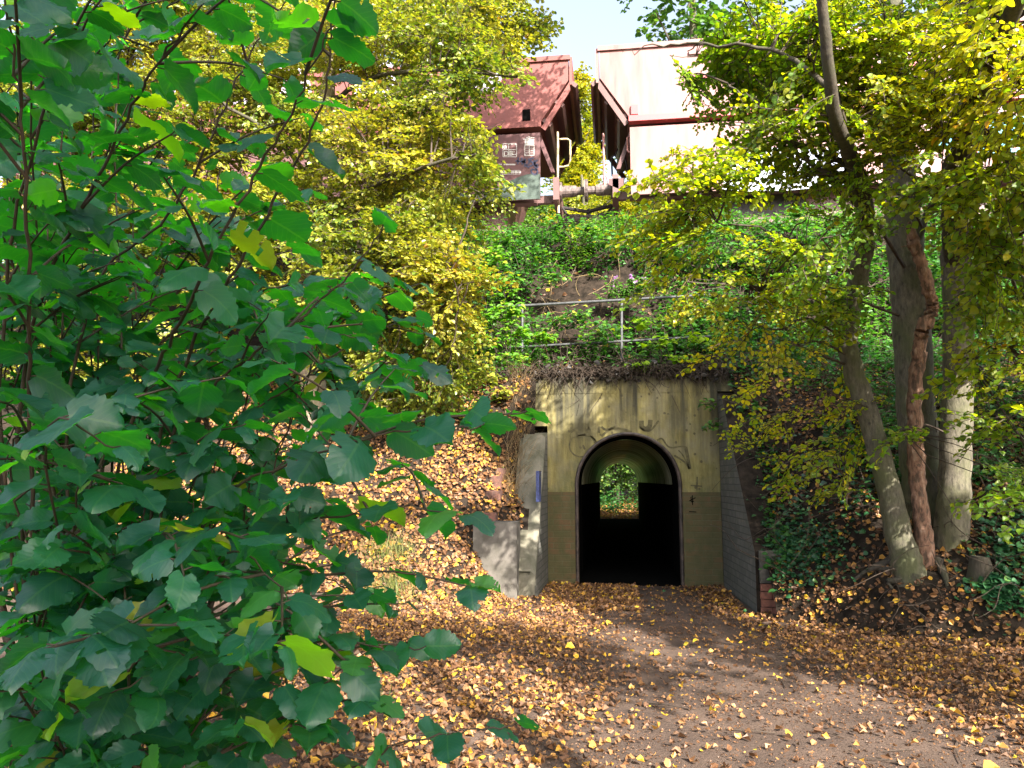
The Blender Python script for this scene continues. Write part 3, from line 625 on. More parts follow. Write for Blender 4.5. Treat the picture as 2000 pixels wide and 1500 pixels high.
b.prism([(v[0], v[2]) for v in q], 15.0, 15.03); b.build('step_plate', M['oxide_panel'], TR)
b = MB(); b.tube([pp(1570, 930, 15.8), pp(1580, 1120, 15.8)], .02, 6); b.tube([pp(1560, 945, 15.8), pp(1610, 910, 15.8), pp(1635, 850, 15.8)], .016, 6); b.tube([pp(1680, 900, 15.8), pp(1715, 990, 15.8), pp(1725, 1060, 15.8)], .022, 6); b.build('brake_hose', M['iron'], TR, True)

# ------------------------------------------------------------------ leaves
def nrm(a): return a / (np.linalg.norm(a, axis=-1, keepdims=True) + 1e-9)
def tpl_small():
    V = np.array([(0,0,0),(.35,-.5,.12),(.72,-.36,.07),(1,0,-.1),(.72,.36,.07),(.35,.5,.12)], float)
    return V, np.array([(0,1,2,3),(0,3,4,5)])
def tpl_mid():
    st = [(.16,.36,.0),(.4,.5,.03),(.66,.42,.0),(.85,.22,-.06)]
    V = [(0,0,0)]
    for t, w_, z in st: V += [(t,-w_,z+.13*w_/.5),(t,0,z),(t,w_,z+.13*w_/.5)]
    V.append((1,0,-.14)); f = [(0,1,2),(0,2,3)]; q = []
    for k in range(3):
        a = 1 + 3*k; q += [(a,a+3,a+4,a+1),(a+1,a+4,a+5,a+2)]
    e = 1 + 9; tip = len(V) - 1; f += [(e,tip,e+1),(e+1,tip,e+2)]
    q = [(a, b_, c, c) for a, b_, c in f] + q
    return np.array(V, float), np.array(q)
def tpl_litter(seed):
    r = np.random.default_rng(seed); V = tpl_small()[0].copy()
    V[[1,2,4,5],2] += r.uniform(-.12,.45,4); V[3,2] = r.uniform(-.1,.3); V[0,2] = r.uniform(-.05,.15); V[:,1] *= r.uniform(.8,1.25); return V, tpl_small()[1]
def tpl_hazel(seed):
    r = np.random.default_rng(seed); n = 15; V = []; uv = []
    ph = r.uniform(0, 6.28, 4); curl = r.uniform(-.16, .26); droop = r.uniform(.02, .46)
    bend = r.uniform(-.08, .08); asym = r.uniform(.9, 1.1, 2)
    for k in range(n):
        t = k / (n - 1); wd = .43 * (math.sin(math.pi * min(1, .07 + .93 * t ** .86)) ** .62) * (1.05 - .08 * t)
        if t > .9: wd = .43 * .9 * (1 - t) * 4.6 * (.55 + .45 * (1 - t) / .1) 
        if k == n - 1: wd = 0.0
        for j in range(5):
            s = (j - 2) / 2
            ww = wd * asym[0 if s < 0 else 1]
            if abs(s) == 1: ww *= 1 + (.075 if k % 2 else -.06) + r.uniform(-.05, .05)
            x = t - .10 * abs(s) * (1 - t) * (t < .25) * 1.2 + .03 * abs(s) * (k % 2)
            z = curl * abs(s) ** 1.5 * .8 - droop * t * t + .035 * math.sin(ph[0] + 9 * t + 2 * s) * abs(s) + .03 * math.sin(ph[1] + 14 * t) * abs(s) + r.normal() * .008
            V.append((x, s * ww + bend * t * t, z)); uv.append((.5 + s * ww, t))
    Q = [(a * 5 + j, a * 5 + j + 5, a * 5 + j + 6, a * 5 + j + 1) for a in range(n - 1) for j in range(4)]
    return np.array(V), np.array(Q), np.array(uv)
TS, TM = tpl_small(), tpl_mid(); TH = [tpl_hazel(k) for k in range(14)]; TLT = [tpl_litter(k) for k in range(6)]
def put(b, tpl, pos, d, nor, L, wr, val, mat=0):
    """many leaves at once: base point, midrib direction, face normal, length, width ratio"""
    V, Q = tpl[0], tpl[1]; n = len(pos)
    if n == 0: return
    d = nrm(d); side = nrm(np.cross(nor, d)); nor = np.cross(d, side)
    L = np.broadcast_to(np.asarray(L, float), (n,))[:, None, None]
    W = pos[:, None] + L * (V[None, :, 0:1] * d[:, None] + wr * V[None, :, 1:2] * side[:, None] + V[None, :, 2:3] * nor[:, None])
    F_ = (Q[None] + (np.arange(n) * len(V))[:, None, None]).reshape(-1, Q.shape[1])
    b.add(W.reshape(-1, 3), F_, mat, np.repeat(np.broadcast_to(val, (n,)), len(Q)), np.tile(tpl[2], (n, 1)) if len(tpl) > 2 else None)

# spray: a flat leafy twig, built once per variant and then laid through the crowns
def make_spray(seed, lf=.12, nside=5, step=.075):
    r = np.random.default_rng(seed); lp, ld, ln, ll = [], [], [], []; tw = []
    def arm(o, a, L, n0):
        pts = []; k = max(3, int(L / .08)); p = np.array(o, float); z0 = p[2]
        for i in range(k + 1):
            t = i / k; q = p + np.array([math.cos(a) * L * t, math.sin(a) * L * t, -.16 * (L * t) ** 2 * 2 + .01 * r.normal()]); pts.append(q)
        pts = np.array(pts); tw.append(pts); m = max(2, int(L / step)); sg = 1
        for i in range(m):
            t = (i + .6) / m; q = np.array([np.interp(t, np.linspace(0, 1, k + 1), pts[:, c]) for c in range(3)])
            sg = -sg; aa = a + sg * r.uniform(.7, 1.15); 
            lp.append(q); ld.append((math.cos(aa), math.sin(aa), r.normal() * .25 - .18)); ln.append((r.normal() * .28, r.normal() * .28, 1)); ll.append(lf * r.uniform(.7, 1.2) * (1 - .25 * (t > .85)))
        q = pts[-1]; lp.append(q); ld.append((math.cos(a), math.sin(a), -.25)); ln.append((r.normal() * .2, r.normal() * .2, 1)); ll.append(lf * .85)
        return pts
    main = arm((0, 0, 0), 0, 1, 0); sg = 1
    for i in range(nside):
        t = .12 + .72 * i / max(1, nside - 1) + r.uniform(-.04, .04); q = np.array([np.interp(t, np.linspace(0, 1, len(main)), main[:, c]) for c in range(3)]); sg = -sg
        arm(q, sg * r.uniform(.6, 1.0), (.55 - .38 * t) * r.uniform(.8, 1.25), 0)
    return np.array(lp), np.array(ld), np.array(ln), np.array(ll), tw
SPR = [make_spray(k) for k in range(10)]; SPR_BIG = [make_spray(100 + k, .17, 3, .12) for k in range(8)]

SHAFTS = []      # open lanes between the sun and the places it reaches: the gaps in the crowns overhead
def lane(p, r): SHAFTS.append((np.array(p, float), r + .15))
def in_lane(p, extra=0.0):
    bad = np.zeros(len(p), bool)
    for q, r in SHAFTS:
        dlt = p - q; t = dlt @ SUN; bad |= (t > 1.6) & (np.linalg.norm(dlt - t[:, None] * SUN, axis=1) < r + extra)
    return bad
def place_sprays(b, base, dr, roll, scale, lib, tpl, val_f, wr=.95, twig_r=.0035, droop=0):
    """sprays at base points; dr = heading; returns nothing, fills mesh (leaves mat 0, twigs mat 1)"""
    n = len(base); which = rng.integers(0, len(lib), n)
    for k in range(len(lib)):
        I = np.where(which == k)[0]
        if not len(I): continue
        lp, ld, ln, ll, tw = lib[k]
        x = nrm(dr[I]); up = np.tile([0, 0, 1.], (len(I), 1)); y = nrm(np.cross(up, x)); z = np.cross(x, y)
        c, s = np.cos(roll[I])[:, None], np.sin(roll[I])[:, None]; y, z = y * c + z * s, z * c - y * s
        R = np.stack([x, y, z], 1)                       # rows are local axes
        sc = scale[I]
        pos = base[I][:, None] + sc[:, None, None] * np.einsum('lk,nkc->nlc', lp, R)
        d = np.einsum('lk,nkc->nlc', ld, R); nn = np.einsum('lk,nkc->nlc', ln, R)
        L = sc[:, None] * ll[None]; m = len(I) * len(lp)
        d = d.reshape(-1, 3) + rng.normal(0, .22, (m, 3)); nn = nn.reshape(-1, 3) + rng.normal(0, .25, (m, 3))
        keep = rng.random(m) < .93
        pos = pos.reshape(-1, 3)
        vv = np.clip(np.repeat(val_f(base[I]), len(lp)) + rng.normal(0, .16, m), 0, 1)
        put(b, tpl, pos[keep], d[keep], nn[keep], L.reshape(-1)[keep], wr, vv[keep], 0)
        for pts in tw:
            q = base[I][:, None] + sc[:, None, None] * np.einsum('lk,nkc->nlc', pts[::max(1, (len(pts) - 1) // 3)], R)
            a = nrm(np.cross(q[:, -1] - q[:, 0], [0.3, .2, 1.]))[:, None] * twig_r; a2 = nrm(np.cross(q[:, -1] - q[:, 0], a[:, 0]))[:, None] * twig_r
            K = q.shape[1]; V = np.stack([q + a, q - .5 * a + .87 * a2, q - .5 * a - .87 * a2], 2).reshape(-1, 3)
            i0 = (np.arange(len(I)) * K * 3)[:, None, None]; kk = (np.arange(K - 1) * 3)[None, :, None]; jj = np.arange(3)[None, None]
            A = i0 + kk + jj; B = i0 + kk + (jj + 1) % 3
            b.add(V, np.stack([A, B, B + 3, A + 3], -1).reshape(-1, 4), 1)
def smooth_path(pts, n=6):
    pts = np.asarray(pts, float); out = []
    for i in range(len(pts) - 1):
        p0, p1, p2, p3 = pts[max(i-1,0)], pts[i], pts[i+1], pts[min(i+2,len(pts)-1)]
        for f in np.arange(n) / n: out.append(.5*((2*p1)+(p2-p0)*f+(2*p0-5*p1+4*p2-p3)*f*f+(3*p1-p0-3*p2+p3)*f**3))
    out.append(pts[-1]); return np.array(out)
DENSE = 2.1
def ell(px, py, Y, rx, ry, rd, cov=1.0):       # a foliage mass: centre, real radii, and how many sprays fill it
    c = P(px, py, Y); k = Y / F * 1.02
    return (c, np.array([rx * k, rd, ry * k]), cov)
def tree(name, label, cat, stems, limbs, masses, leaf, bark_m, lib=None, tpl=None, sl=.5, group=None, val=lambda p: .5, lanes=True, nfac=1.0, down=-.12, twig=True):
    base = stems[0][0][0]
    T = thing(name, label, cat, base, group); skel = []
    for k, (pts, rad, *own) in enumerate(stems):
        q = smooth_path(pts); q = q + np.concatenate([np.zeros((1, 3)), rng.normal(0, rad[0] * .035, (len(q) - 1, 3))]); rr = np.interp(np.linspace(0, 1, len(q)), np.linspace(0, 1, len(rad)), rad)
        b = MB(); b.tube(q, rr, 18, bump=.025); b.build('trunk', own[0] if own else bark_m, T, True); skel.append(np.c_[q, rr])
    for pts, rad in limbs:
        q = smooth_path(pts); q[1:] += rng.normal(0, .012, (len(q) - 1, 3)); rr = np.linspace(rad[0], rad[1], len(q))
        b = MB(); b.tube(q, rr, 9, bump=.06); b.build('limb', M['bark_dark'], T, True); skel.append(np.c_[q, rr])
    skel = np.concatenate(skel); axis = skel[:, :3]
    b = MB(); B_, D_, S_ = [], [], []
    for c, r, cov in masses:
        area = math.pi * r[0] * r[2] + 1e-6
        n = int(max(3, DENSE * nfac * cov * area / (sl * sl * .16)))
        u = nrm(rng.normal(size=(n * 2, 3))) * rng.random((n * 2, 1)) ** .42; p = (c + u * r)[: n]
        if lanes: p = p[~in_lane(p, max(0, sl - .5) * .75)]
        # head away from the nearest wood, mostly level
        j = np.argmin(((p[:, None, :2] - axis[None, ::3, :2]) ** 2).sum(-1) + .3 * (p[:, None, 2] - axis[None, ::3, 2]) ** 2, axis=1)
        d = p - axis[::3][j]; d[:, 2] *= .2; d = nrm(d) + rng.normal(0, .45, d.shape); d[:, 2] = d[:, 2] * .5 + down
        B_.append(p); D_.append(d); S_.append(sl * rng.uniform(.65, 1.25, len(p)))
    p = np.concatenate(B_); d = nrm(np.concatenate(D_)); s = np.concatenate(S_); p = p - d * s[:, None] * .45
    place_sprays(b, p, d, rng.normal(0, .4, len(p)), s, lib or SPR, tpl or TS, val)
    if twig and len(p) > 8:
        ns = max(3, len(p) // 9); seeds = rng.choice(len(p), ns, replace=False)
        for sidx in seeds:
            q = p[sidx] - d[sidx] * .1
            dist = ((axis - q) ** 2).sum(1) + np.where(axis[:, 2] > q[2], 2, 0); k = np.argmin(dist); a = axis[k]
            L = np.linalg.norm(q - a); midp = (a + q) / 2 + np.array([0, 0, .08 * L]) + rng.normal(0, .05 * L, 3)
            m2 = a * .25 + q * .75 + np.array([0, 0, .04 * L]) + rng.normal(0, .04 * L, 3)
            b.tube(smooth_path([a, midp, m2, q], 3), np.linspace(min(.03, .008 + .006 * L), .005, 10), 5, 1, cap=False)
        near = np.argmin(((p[:, None] - p[seeds][None]) ** 2).sum(-1), 1)
        for i in range(len(p)):
            q = p[seeds[near[i]]]; L = np.linalg.norm(q - p[i])
            if L < .02 or L > 1.6: continue
            b.tube([q, (q + p[i]) / 2 + rng.normal(0, .06 * L, 3), p[i]], [.006, .005, .004], 3, 1, cap=False)
    b.build('crown', [leaf, M['twig']], T, False)
    return T

# ------------------------------------------------------------------ trees
_t = np.concatenate([np.arange(2, 16, .025), np.arange(16, 60, .3)])
def G(px, py):             # where the sight line of this pixel meets the ground or bank
    q = CAM + ray(px, py)[None] * _t[:, None]; k = np.argmax(q[:, 2] <= hTop(q[:, 0], q[:, 1])); return q[k]
def GG(px, py):            # the same for many pixels
    out = np.zeros((len(px), 3)); q = CAM + np.array([ray(a, c) for a, c in zip(px, py)])[:, None] * _t[None, :, None]
    k = np.argmax(q[..., 2] <= hTop(q[..., 0], q[..., 1]), 1); return q[np.arange(len(px)), k]
for px, py, r in ((940, 925, .42), (850, 885, .25), (760, 890, .3), (660, 860, .4), (550, 850, .4), (450, 880, .4), (700, 950, .2), (620, 930, .2), (870, 1050, .15), (940, 1110, .12), (1070, 1200, .32),
                 (1200, 1245, .2), (1700, 1400, .5), (1600, 1390, .3), (1570, 1490, .4), (1330, 1300, .18), (1000, 1340, .2), (860, 1420, .3), (1000, 1450, .35), (740, 1340, .25), (1480, 1205, .2), (1180, 1420, .3), (1380, 1450, .2)):
    lane(G(px, py), r)
for px, py, Y, r in ((1440, 200, 6.7, .3), (1340, 130, 6.9, .35), (1560, 90, 6.6, .4), (1720, 110, 6.8, .4), (1900, 120, 5.9, .4), (1960, 300, 6, .35), (1400, 350, 6.6, .25), (1640, 250, 6.6, .3)): lane(P(px, py, Y), r)
lane(P(1885, 820, 8.1), .2); lane(P(1055, 1010, 10.2), .2); lane(P(1260, 470, 6.5), .35)
for px, py in ((1050, 450), (1150, 500), (1300, 520), (1000, 620), (1100, 640), (1250, 640), (950, 560), (1400, 450), (1550, 430)): lane(P(px, py, 12.8), .75)
for px, py in ((650, 500), (800, 450), (720, 650), (560, 350), (850, 250), (700, 150), (900, 600), (480, 600)): lane(P(px, py, 10), 1.1)

def st(pts, Y): return [P(x, y, Y if np.isscalar(Y) else yy) for (x, y), yy in zip(pts, [Y] * len(pts) if np.isscalar(Y) else Y)]
yv = lambda p: np.clip(.48 + .1 * np.sin(p[:, 0] * 2.1 + p[:, 2] * 1.3) + .12 * np.sin(p[:, 2] * 2.7 + p[:, 1]), 0, 1)
ov = lambda p: np.clip(.42 + .14 * np.sin(p[:, 0] * 2.3 + p[:, 2] * 1.7) + .1 * np.sin(p[:, 2] * 3.1), 0, 1)
# left: three sunlit yellowing trees on the bank
tree('hornbeam_tree', 'yellowing tree with a stout pale ridged trunk on the left bank behind the hazel', 'tree',
     [(st([(622, 905), (615, 780), (600, 620), (606, 440), (615, 330), (640, 180), (650, 20), (655, -160)], 11.0), [.24, .19, .17, .155, .14, .11, .08, .05])],
     [(st([(606, 440), (700, 380), (820, 330), (930, 300)], [11, 10.4, 9.8, 9.4]), (.05, .015)), (st([(612, 360), (540, 270), (430, 200), (330, 160)], [11, 10.6, 10, 9.6]), (.045, .012)),
      (st([(605, 560), (700, 540), (800, 560), (900, 600)], [11, 10.3, 9.8, 9.4]), (.04, .01)), (st([(636, 200), (740, 150), (860, 140), (1010, 150)], [11, 10.6, 10.2, 9.9]), (.045, .012)), ([P(652, -50, 11), np.array([-2.6, 11.1, 10.6]), np.array([-.7, 11.2, 11.2])], (.05, .02))],
     [ell(700, 330, 10, 170, 120, 1.2, 1.3), ell(850, 300, 9.7, 130, 110, 1.0, 1.3), ell(960, 150, 10, 95, 40, .6, 1.0), ell(900, 80, 10.4, 130, 80, .8, 1.2), ell(720, 80, 10.5, 160, 100, 1.0, 1.2), ell(820, 440, 9.6, 140, 80, .9, 1.6), ell(930, 400, 9.5, 50, 40, .4, 1.2),
      ell(780, 560, 9.6, 150, 80, .8, 1.6), ell(860, 640, 9.7, 90, 70, .6, 1.6), ell(700, 480, 9.8, 120, 80, .8, 1.2), ell(740, 680, 10, 140, 70, .6, 1.3), ell(880, 520, 9.5, 75, 60, .5, 1.6), ell(870, 730, 10.2, 80, 50, .5, 1.4), ell(770, 770, 10.3, 110, 35, .4, 1.0), ell(640, 600, 9.9, 110, 90, .6, 1.2), ell(800, 200, 10, 130, 80, .8, 1.2), ell(940, 330, 9.6, 50, 60, .4, 1.3), (np.array([-.7, 11.2, 11.4]), np.array([2.2, 1.6, 1.3]), 1.0), ell(570, 420, 10.2, 110, 90, .7, 1.2), ell(620, 250, 10.4, 110, 90, .7, 1.1)],  # high mass out of view, with its limb, added to shade the left wagon
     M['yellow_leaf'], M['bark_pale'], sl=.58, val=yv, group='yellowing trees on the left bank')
tree('hornbeam_tree', 'yellowing tree with a thin straight brown trunk seen through the hazel leaves', 'tree',
     [(st([(225, 900), (222, 600), (228, 400), (236, 280), (246, 160), (262, 20), (270, -150)], 11.6), [.12, .1, .095, .09, .08, .07, .04])],
     [(st([(232, 330), (330, 300), (420, 290)], [11.6, 11.2, 10.9]), (.03, .01)), (st([(244, 180), (160, 110), (60, 70)], [11.6, 11.3, 11]), (.03, .01)), (st([(226, 430), (330, 500), (440, 540)], [11.6, 11, 10.6]), (.03, .01))],
     [ell(120, 120, 11, 150, 120, 1.0, 1.0), ell(330, 90, 11, 170, 100, 1.0, 1.2), ell(480, 140, 11, 140, 110, .9, 1.1), ell(330, 300, 11.2, 160, 90, .8, .8), ell(120, 330, 11.2, 140, 110, .8, .9), ell(400, 440, 10.6, 170, 90, .8, 1.1), ell(220, 520, 10.9, 180, 100, .8, 1.0), ell(480, 560, 10.6, 130, 80, .7, 1.2), ell(100, 680, 10.8, 120, 110, .6, 1.0), ell(330, 680, 10.7, 150, 70, .6, 1.0), ell(90, 220, 10.8, 160, 110, .8, 1.2), ell(260, 200, 10.8, 160, 80, .8, 1.2), ell(430, 260, 10.8, 120, 80, .7, 1.1), ell(80, 450, 10.8, 130, 110, .7, 1.2), ell(260, 400, 10.8, 150, 80, .7, 1.2), ell(500, 380, 10.5, 90, 90, .6, 1.1), ell(320, 20, 10.8, 250, 60, .8, 1.2)],
     M['yellow_leaf'], M['bark_grey'], sl=.58, val=yv, group='yellowing trees on the left bank')
tree('hornbeam_tree', 'yellowing tree whose pale upper trunk leans right in front of the left wagon', 'tree',
     [(st([(690, 690), (700, 520), (730, 350), (765, 220), (800, 125), (838, 25), (880, -100)], 12.4), [.15, .14, .13, .125, .12, .1, .07])],
     [(st([(780, 190), (880, 120), (1000, 60)], [12.4, 12, 11.7]), (.035, .01)), (st([(730, 350), (820, 330), (900, 350)], [12.4, 12, 11.7]), (.035, .01))],
     [ell(860, 30, 11.8, 170, 90, .9, 1.2), ell(1000, 40, 11.8, 90, 55, .6, 1.2), ell(640, 40, 12, 120, 80, .8, 1.0), ell(780, 210, 11.8, 150, 90, .7, .9), ell(800, 390, 11.6, 140, 70, .6, 1.0), ell(560, 230, 12, 130, 90, .7, .8)],
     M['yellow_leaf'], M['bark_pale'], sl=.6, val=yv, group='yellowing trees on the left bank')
# right: a clump of hornbeams on the bank foot
def rooted(pts):          # carry a stem down into the bank with a flared foot
    q = pts[0].copy(); zt = float(hTop(q[0], q[1])); d = nrm(pts[0] - pts[1]); L = max(.1, (q[2] - zt)) + .25
    return [q + np.array([d[0] * L * .6, d[1] * L * .3, -L])] + pts
R1 = rooted(st([(1775, 1110), (1758, 1050), (1730, 930), (1692, 800), (1657, 680), (1664, 590), (1688, 490), (1688, 400), (1663, 310), (1634, 240), (1620, 150), (1606, 0), (1590, -140)], [8, 8, 8, 8, 8, 7.9, 7.6, 7.2, 6.7, 6.3, 6, 5.7, 5.5]))
tree('hornbeam_tree', 'bent knotted tree leaning left, nearest the tunnel of the right hand trunks', 'tree', [(R1[:8], [.17, .15, .125, .108, .1, .098, .096, .09]), (R1[7:], [.089, .08, .064, .055, .046, .038, .024], M['bark_dark'])],  # upper trunk darker: wet bark, plus backlit shade put into the colour
     [(st([(1655, 330), (1600, 290), (1500, 270)], [6.9, 6.9, 6.7]), (.03, .008)), (st([(1640, 355), (1560, 300), (1490, 210), (1420, 165)], [6.9, 6.9, 6.8, 6.8]), (.026, .007)),
      (st([(1690, 430), (1640, 340), (1560, 280)], [7.4, 7.2, 7.0]), (.032, .01)), (st([(1672, 540), (1600, 500), (1500, 450), (1400, 440)], [7.8, 7.4, 7, 6.8]), (.024, .006)),
      (st([(1660, 610), (1580, 560), (1480, 570)], [7.9, 7.5, 7.1]), (.022, .006)), (st([(1625, 180), (1540, 110), (1420, 85), (1310, 88), (1220, 100)], [6.1, 6.5, 6.7, 6.9, 6.9]), (.024, .003))],
     [ell(1330, 110, 6.9, 130, 45, .8, 1.6), ell(1310, 160, 6.8, 100, 25, .5, 1.3), ell(1380, 235, 6.8, 80, 40, .5, 1.5), ell(1350, 320, 6.6, 70, 45, .4, 1.4), ell(1440, 180, 6.7, 150, 75, .9, 1.9), ell(1560, 70, 6.6, 170, 90, 1.1, 1.8), ell(1420, 50, 7.2, 150, 60, .8, 1.7), ell(1400, 350, 6.6, 100, 55, .7, 1.3), ell(1520, 255, 6.7, 150, 65, .9, 1.8), ell(1310, 390, 6.6, 70, 40, .5, 1.4), ell(1260, 112, 6.9, 70, 18, .3, 4), ell(1300, 80, 7, 100, 22, .4, 4), ell(1350, 150, 6.9, 80, 26, .4, 3), ell(1330, 215, 6.8, 50, 22, .3, 3), ell(1300, 300, 6.7, 40, 18, .3, 3), ell(1440, 120, 6.9, 120, 60, .6, 1.5), ell(1330, 300, 6.7, 50, 30, .4, 1.3), ell(1290, 350, 6.7, 50, 25, .4, 1.1), ell(1450, 290, 6.8, 90, 45, .5, 1.0), ell(1620, 330, 6.9, 70, 50, .5, .8), ell(1660, 180, 7, 110, 70, .6, 1.1), ell(1270, 440, 6.5, 90, 40, .5, 1.2), ell(1390, 480, 6.7, 130, 50, .6, .5),
      ell(1450, 590, 7, 150, 45, .8, .6), ell(1560, 500, 6.7, 110, 80, .8, .6), ell(1420, 670, 7.4, 110, 25, .6, .35), ell(1560, 880, 8.4, 130, 80, .5, .22), ell(1480, 800, 8.8, 90, 60, .5, .22), ell(1620, 780, 8.2, 80, 60, .4, .25), ell(1640, 960, 8, 70, 50, .3, .25), ell(1560, 400, 7, 80, 40, .6, .5), ell(1550, 690, 7.4, 110, 30, .6, .45), ell(1310, 560, 6.9, 60, 40, .4, .4), ell(1250, 40, 9, 60, 40, .6, .6)],
     M['olive_leaf'], M['bark_green'], sl=.45, tpl=TM, val=ov, group='trees clumped on the right bank')
tree('hornbeam_tree', 'straight thick mossy tree, hindmost of the trunks clumped at right', 'tree', [(rooted(st([(1815, 1100), (1800, 930), (1788, 760), (1774, 560), (1760, 420), (1750, 250), (1742, 60), (1735, -200)], 8.6)), [.25, .22, .2, .19, .185, .18, .155, .12, .08])],
     [(st([(1790, 470), (1830, 380), (1850, 300)], [8.5, 8.3, 8]), (.04, .02)), (st([(1752, 300), (1700, 220), (1660, 160)], [8.6, 8.2, 7.8]), (.04, .01)), (st([(1760, 400), (1850, 330), (1950, 300)], [8.6, 8, 7.5]), (.04, .01))],
     [ell(1700, 90, 6.8, 150, 110, 1.1, 1.4), ell(1690, 270, 6.6, 120, 80, .9, 1.2), ell(1790, 190, 6.2, 110, 90, .9, 1.0), ell(1730, 400, 6.8, 90, 60, .7, .6), ell(1640, 600, 7.4, 90, 60, .5, .7)],
     M['olive_leaf'], M['bark_green'], sl=.45, tpl=TM, val=ov, group='trees clumped on the right bank')
tree('hornbeam_tree', 'pale barked tree forking into a dark slanting limb, rightmost of the clumped trunks', 'tree',
     [(rooted(st([(1858, 1110), (1862, 960), (1870, 800), (1873, 620), (1868, 480), (1880, 330), (1888, 160), (1892, -160)], 8.2)), [.21, .17, .15, .145, .142, .14, .12, .1, .06]),
      (st([(1868, 500), (1862, 410), (1880, 300), (1908, 195), (1945, 95), (1992, -10), (2040, -120)], [8.1, 7.6, 7.0, 6.4, 5.9, 5.5, 5.2]), [.12, .105, .1, .085, .07, .055, .04], M['bark_dark'])],  # dark bark of the fork partly stands for backlit shade
     [(st([(1895, 455), (1950, 450), (2020, 430)], [8.1, 7.8, 7.5]), (.025, .012)), (st([(1900, 530), (1950, 590), (2010, 640)], [8.2, 7.9, 7.6]), (.02, .01)), (st([(1905, 545), (1960, 540), (2030, 545)], [8.2, 8, 7.7]), (.018, .01))],
     [ell(1900, 90, 5.9, 140, 110, 1.1, 1.1), ell(1960, 200, 5.8, 90, 120, 1.0, 1.1), ell(1880, 330, 6, 120, 70, .8, .8), ell(1960, 420, 6.3, 90, 90, .9, 1.0), ell(1960, 580, 6.6, 80, 90, .8, .9), ell(1950, 720, 7.0, 80, 80, .6, .8), ell(2050, 330, 6, 100, 250, 1, 1), ell(2060, 700, 6.6, 80, 150, .8, .8),
      ell(1920, 840, 7.4, 70, 40, .4, .5), ell(1960, 930, 7.2, 70, 70, .5, .6), ell(1900, 640, 7.4, 50, 40, .3, .3), ell(1780, 850, 7.5, 60, 16, .3, .5),
      (np.array([4.3, 7.8, 7.4]), np.array([1.8, 2.0, 1.0]), .7), (np.array([6.3, 6.6, 5.6]), np.array([1.7, 2.0, 2.2]), .8), (np.array([4.3, 6.0, 6.6]), np.array([1.5, 1.2, 1.4]), 1.3)],  # unseen upper masses, added to keep sun off the wall and right bank
     M['olive_leaf'], M['bark_grey'], sl=.5, tpl=TM, val=ov, group='trees clumped on the right bank')
# dead peeling stem
T = thing('dead_stem', 'dead reddish stem with peeling bark and a broken top between the right hand trunks', 'dead stem', P(1800, 1080, 8.0))
q = smooth_path(st([(1815, 1180), (1808, 1095), (1797, 980), (1788, 880), (1787, 770), (1795, 690), (1800, 650)], 8.0), 8); b = MB(); b.tube(q + rng.normal(0, .006, q.shape), np.linspace(.085, .062, len(q)), 12, bump=.12); b.build('lower_stem', M['peel'], T, True)
q = smooth_path(st([(1800, 655), (1818, 610), (1820, 590), (1812, 560), (1797, 510), (1784, 470), (1775, 432)], 7.95), 8); b = MB(); b.tube(q + rng.normal(0, .006, q.shape), np.r_[np.linspace(.062, .055, len(q) - 8), np.linspace(.055, .012, 8)], 12, bump=.12)
b.tube(st([(1822, 600), (1832, 606)], 7.92), [.035, .028], 8); b.tube(st([(1798, 645), (1803, 622)], 7.9), [.05, .042], 8); b.tube(st([(1760, 482), (1782, 478)], 7.9), [.004, .005], 4); b.build('upper_stem', M['peel'], T, True)
# unseen canopy, its crowns placed to shade the path (stands behind and to the right of the viewpoint)
for lb, base, masses in (('tall shade tree spreading over the path on its right', (5.2, -3.2), [((3.2, -2.6, 5.9), (2.6, 1.9, 1.3)), ((4.6, -1.2, 6.4), (2.2, 1.7, 1.4)), ((1.6, -3.0, 5.0), (1.8, 1.4, 1.0)), ((4.4, -3.5, 8), (2.6, 2.2, 1.3)), ((1.5, 4.2, 6.4), (1.7, 1.4, .7))]),
                         ('tall shade tree beside the bend of the path at right', (6.6, 1.5), [((5.6, .6, 5.4), (1.8, 1.6, 1.3)), ((6.4, 3.2, 5.6), (1.8, 1.6, 1.6)), ((6.2, 1.4, 8), (2.2, 2.2, 1.5))])):
    z0 = float(hTop(*base)); bs = np.array([*base, z0])
    tree('shade_tree', lb, 'tree', [([bs, bs + [-.1, .1, 2], bs + [-.3, .1, 4.5], bs + [-.4, .2, 8]], [.28, .22, .18, .08])], [([bs + [-.2, .1, 3.5], (bs + np.array(masses[0][0])) / 2 + [0, 0, 1.5], np.array(masses[0][0])], (.09, .02))],
         [(np.array(c), np.array(r), 1.5) for c, r in masses], M['olive_leaf'], M['bark_grey'], lib=SPR_BIG, sl=.9, val=ov, nfac=1.15, group='tall trees shading the path')
# beyond the railway
def far_tree(lb, X, Y, H, R, leaf, cov=1.0, name='woodland_tree', z=None, sl=1.5, n=7):
    cov = cov / 1.5
    z = float(hTop(X, Y)) if z is None else z; bs = np.array([X, Y, z]); ms = []
    for k in range(n):
        t = (k + .5) / n; rr = R * (.75 + .5 * math.sin(math.pi * (t * .85 + .1))) * .62
        ms.append((bs + [rng.normal(0, R * .3), rng.normal(0, R * .3), H * (.28 + .68 * t)], np.array([rr, rr, H / n * .95]), cov))
    tree(name, lb, 'tree', [([bs, bs + [.1, 0, H * .4], bs + [.2, .1, H * .75], bs + [.1, 0, H]], [.22, .17, .1, .03])], [([bs + [0, 0, H * (.35 + .15 * k)], bs + [R * .5 * (-1) ** k, -R * .2, H * (.48 + .15 * k)]], (.07, .02)) for k in range(3)], ms, leaf, M['bark_grey'],
         lib=SPR_BIG, sl=sl, val=yv, lanes=False, twig=False, group='trees beyond the railway')
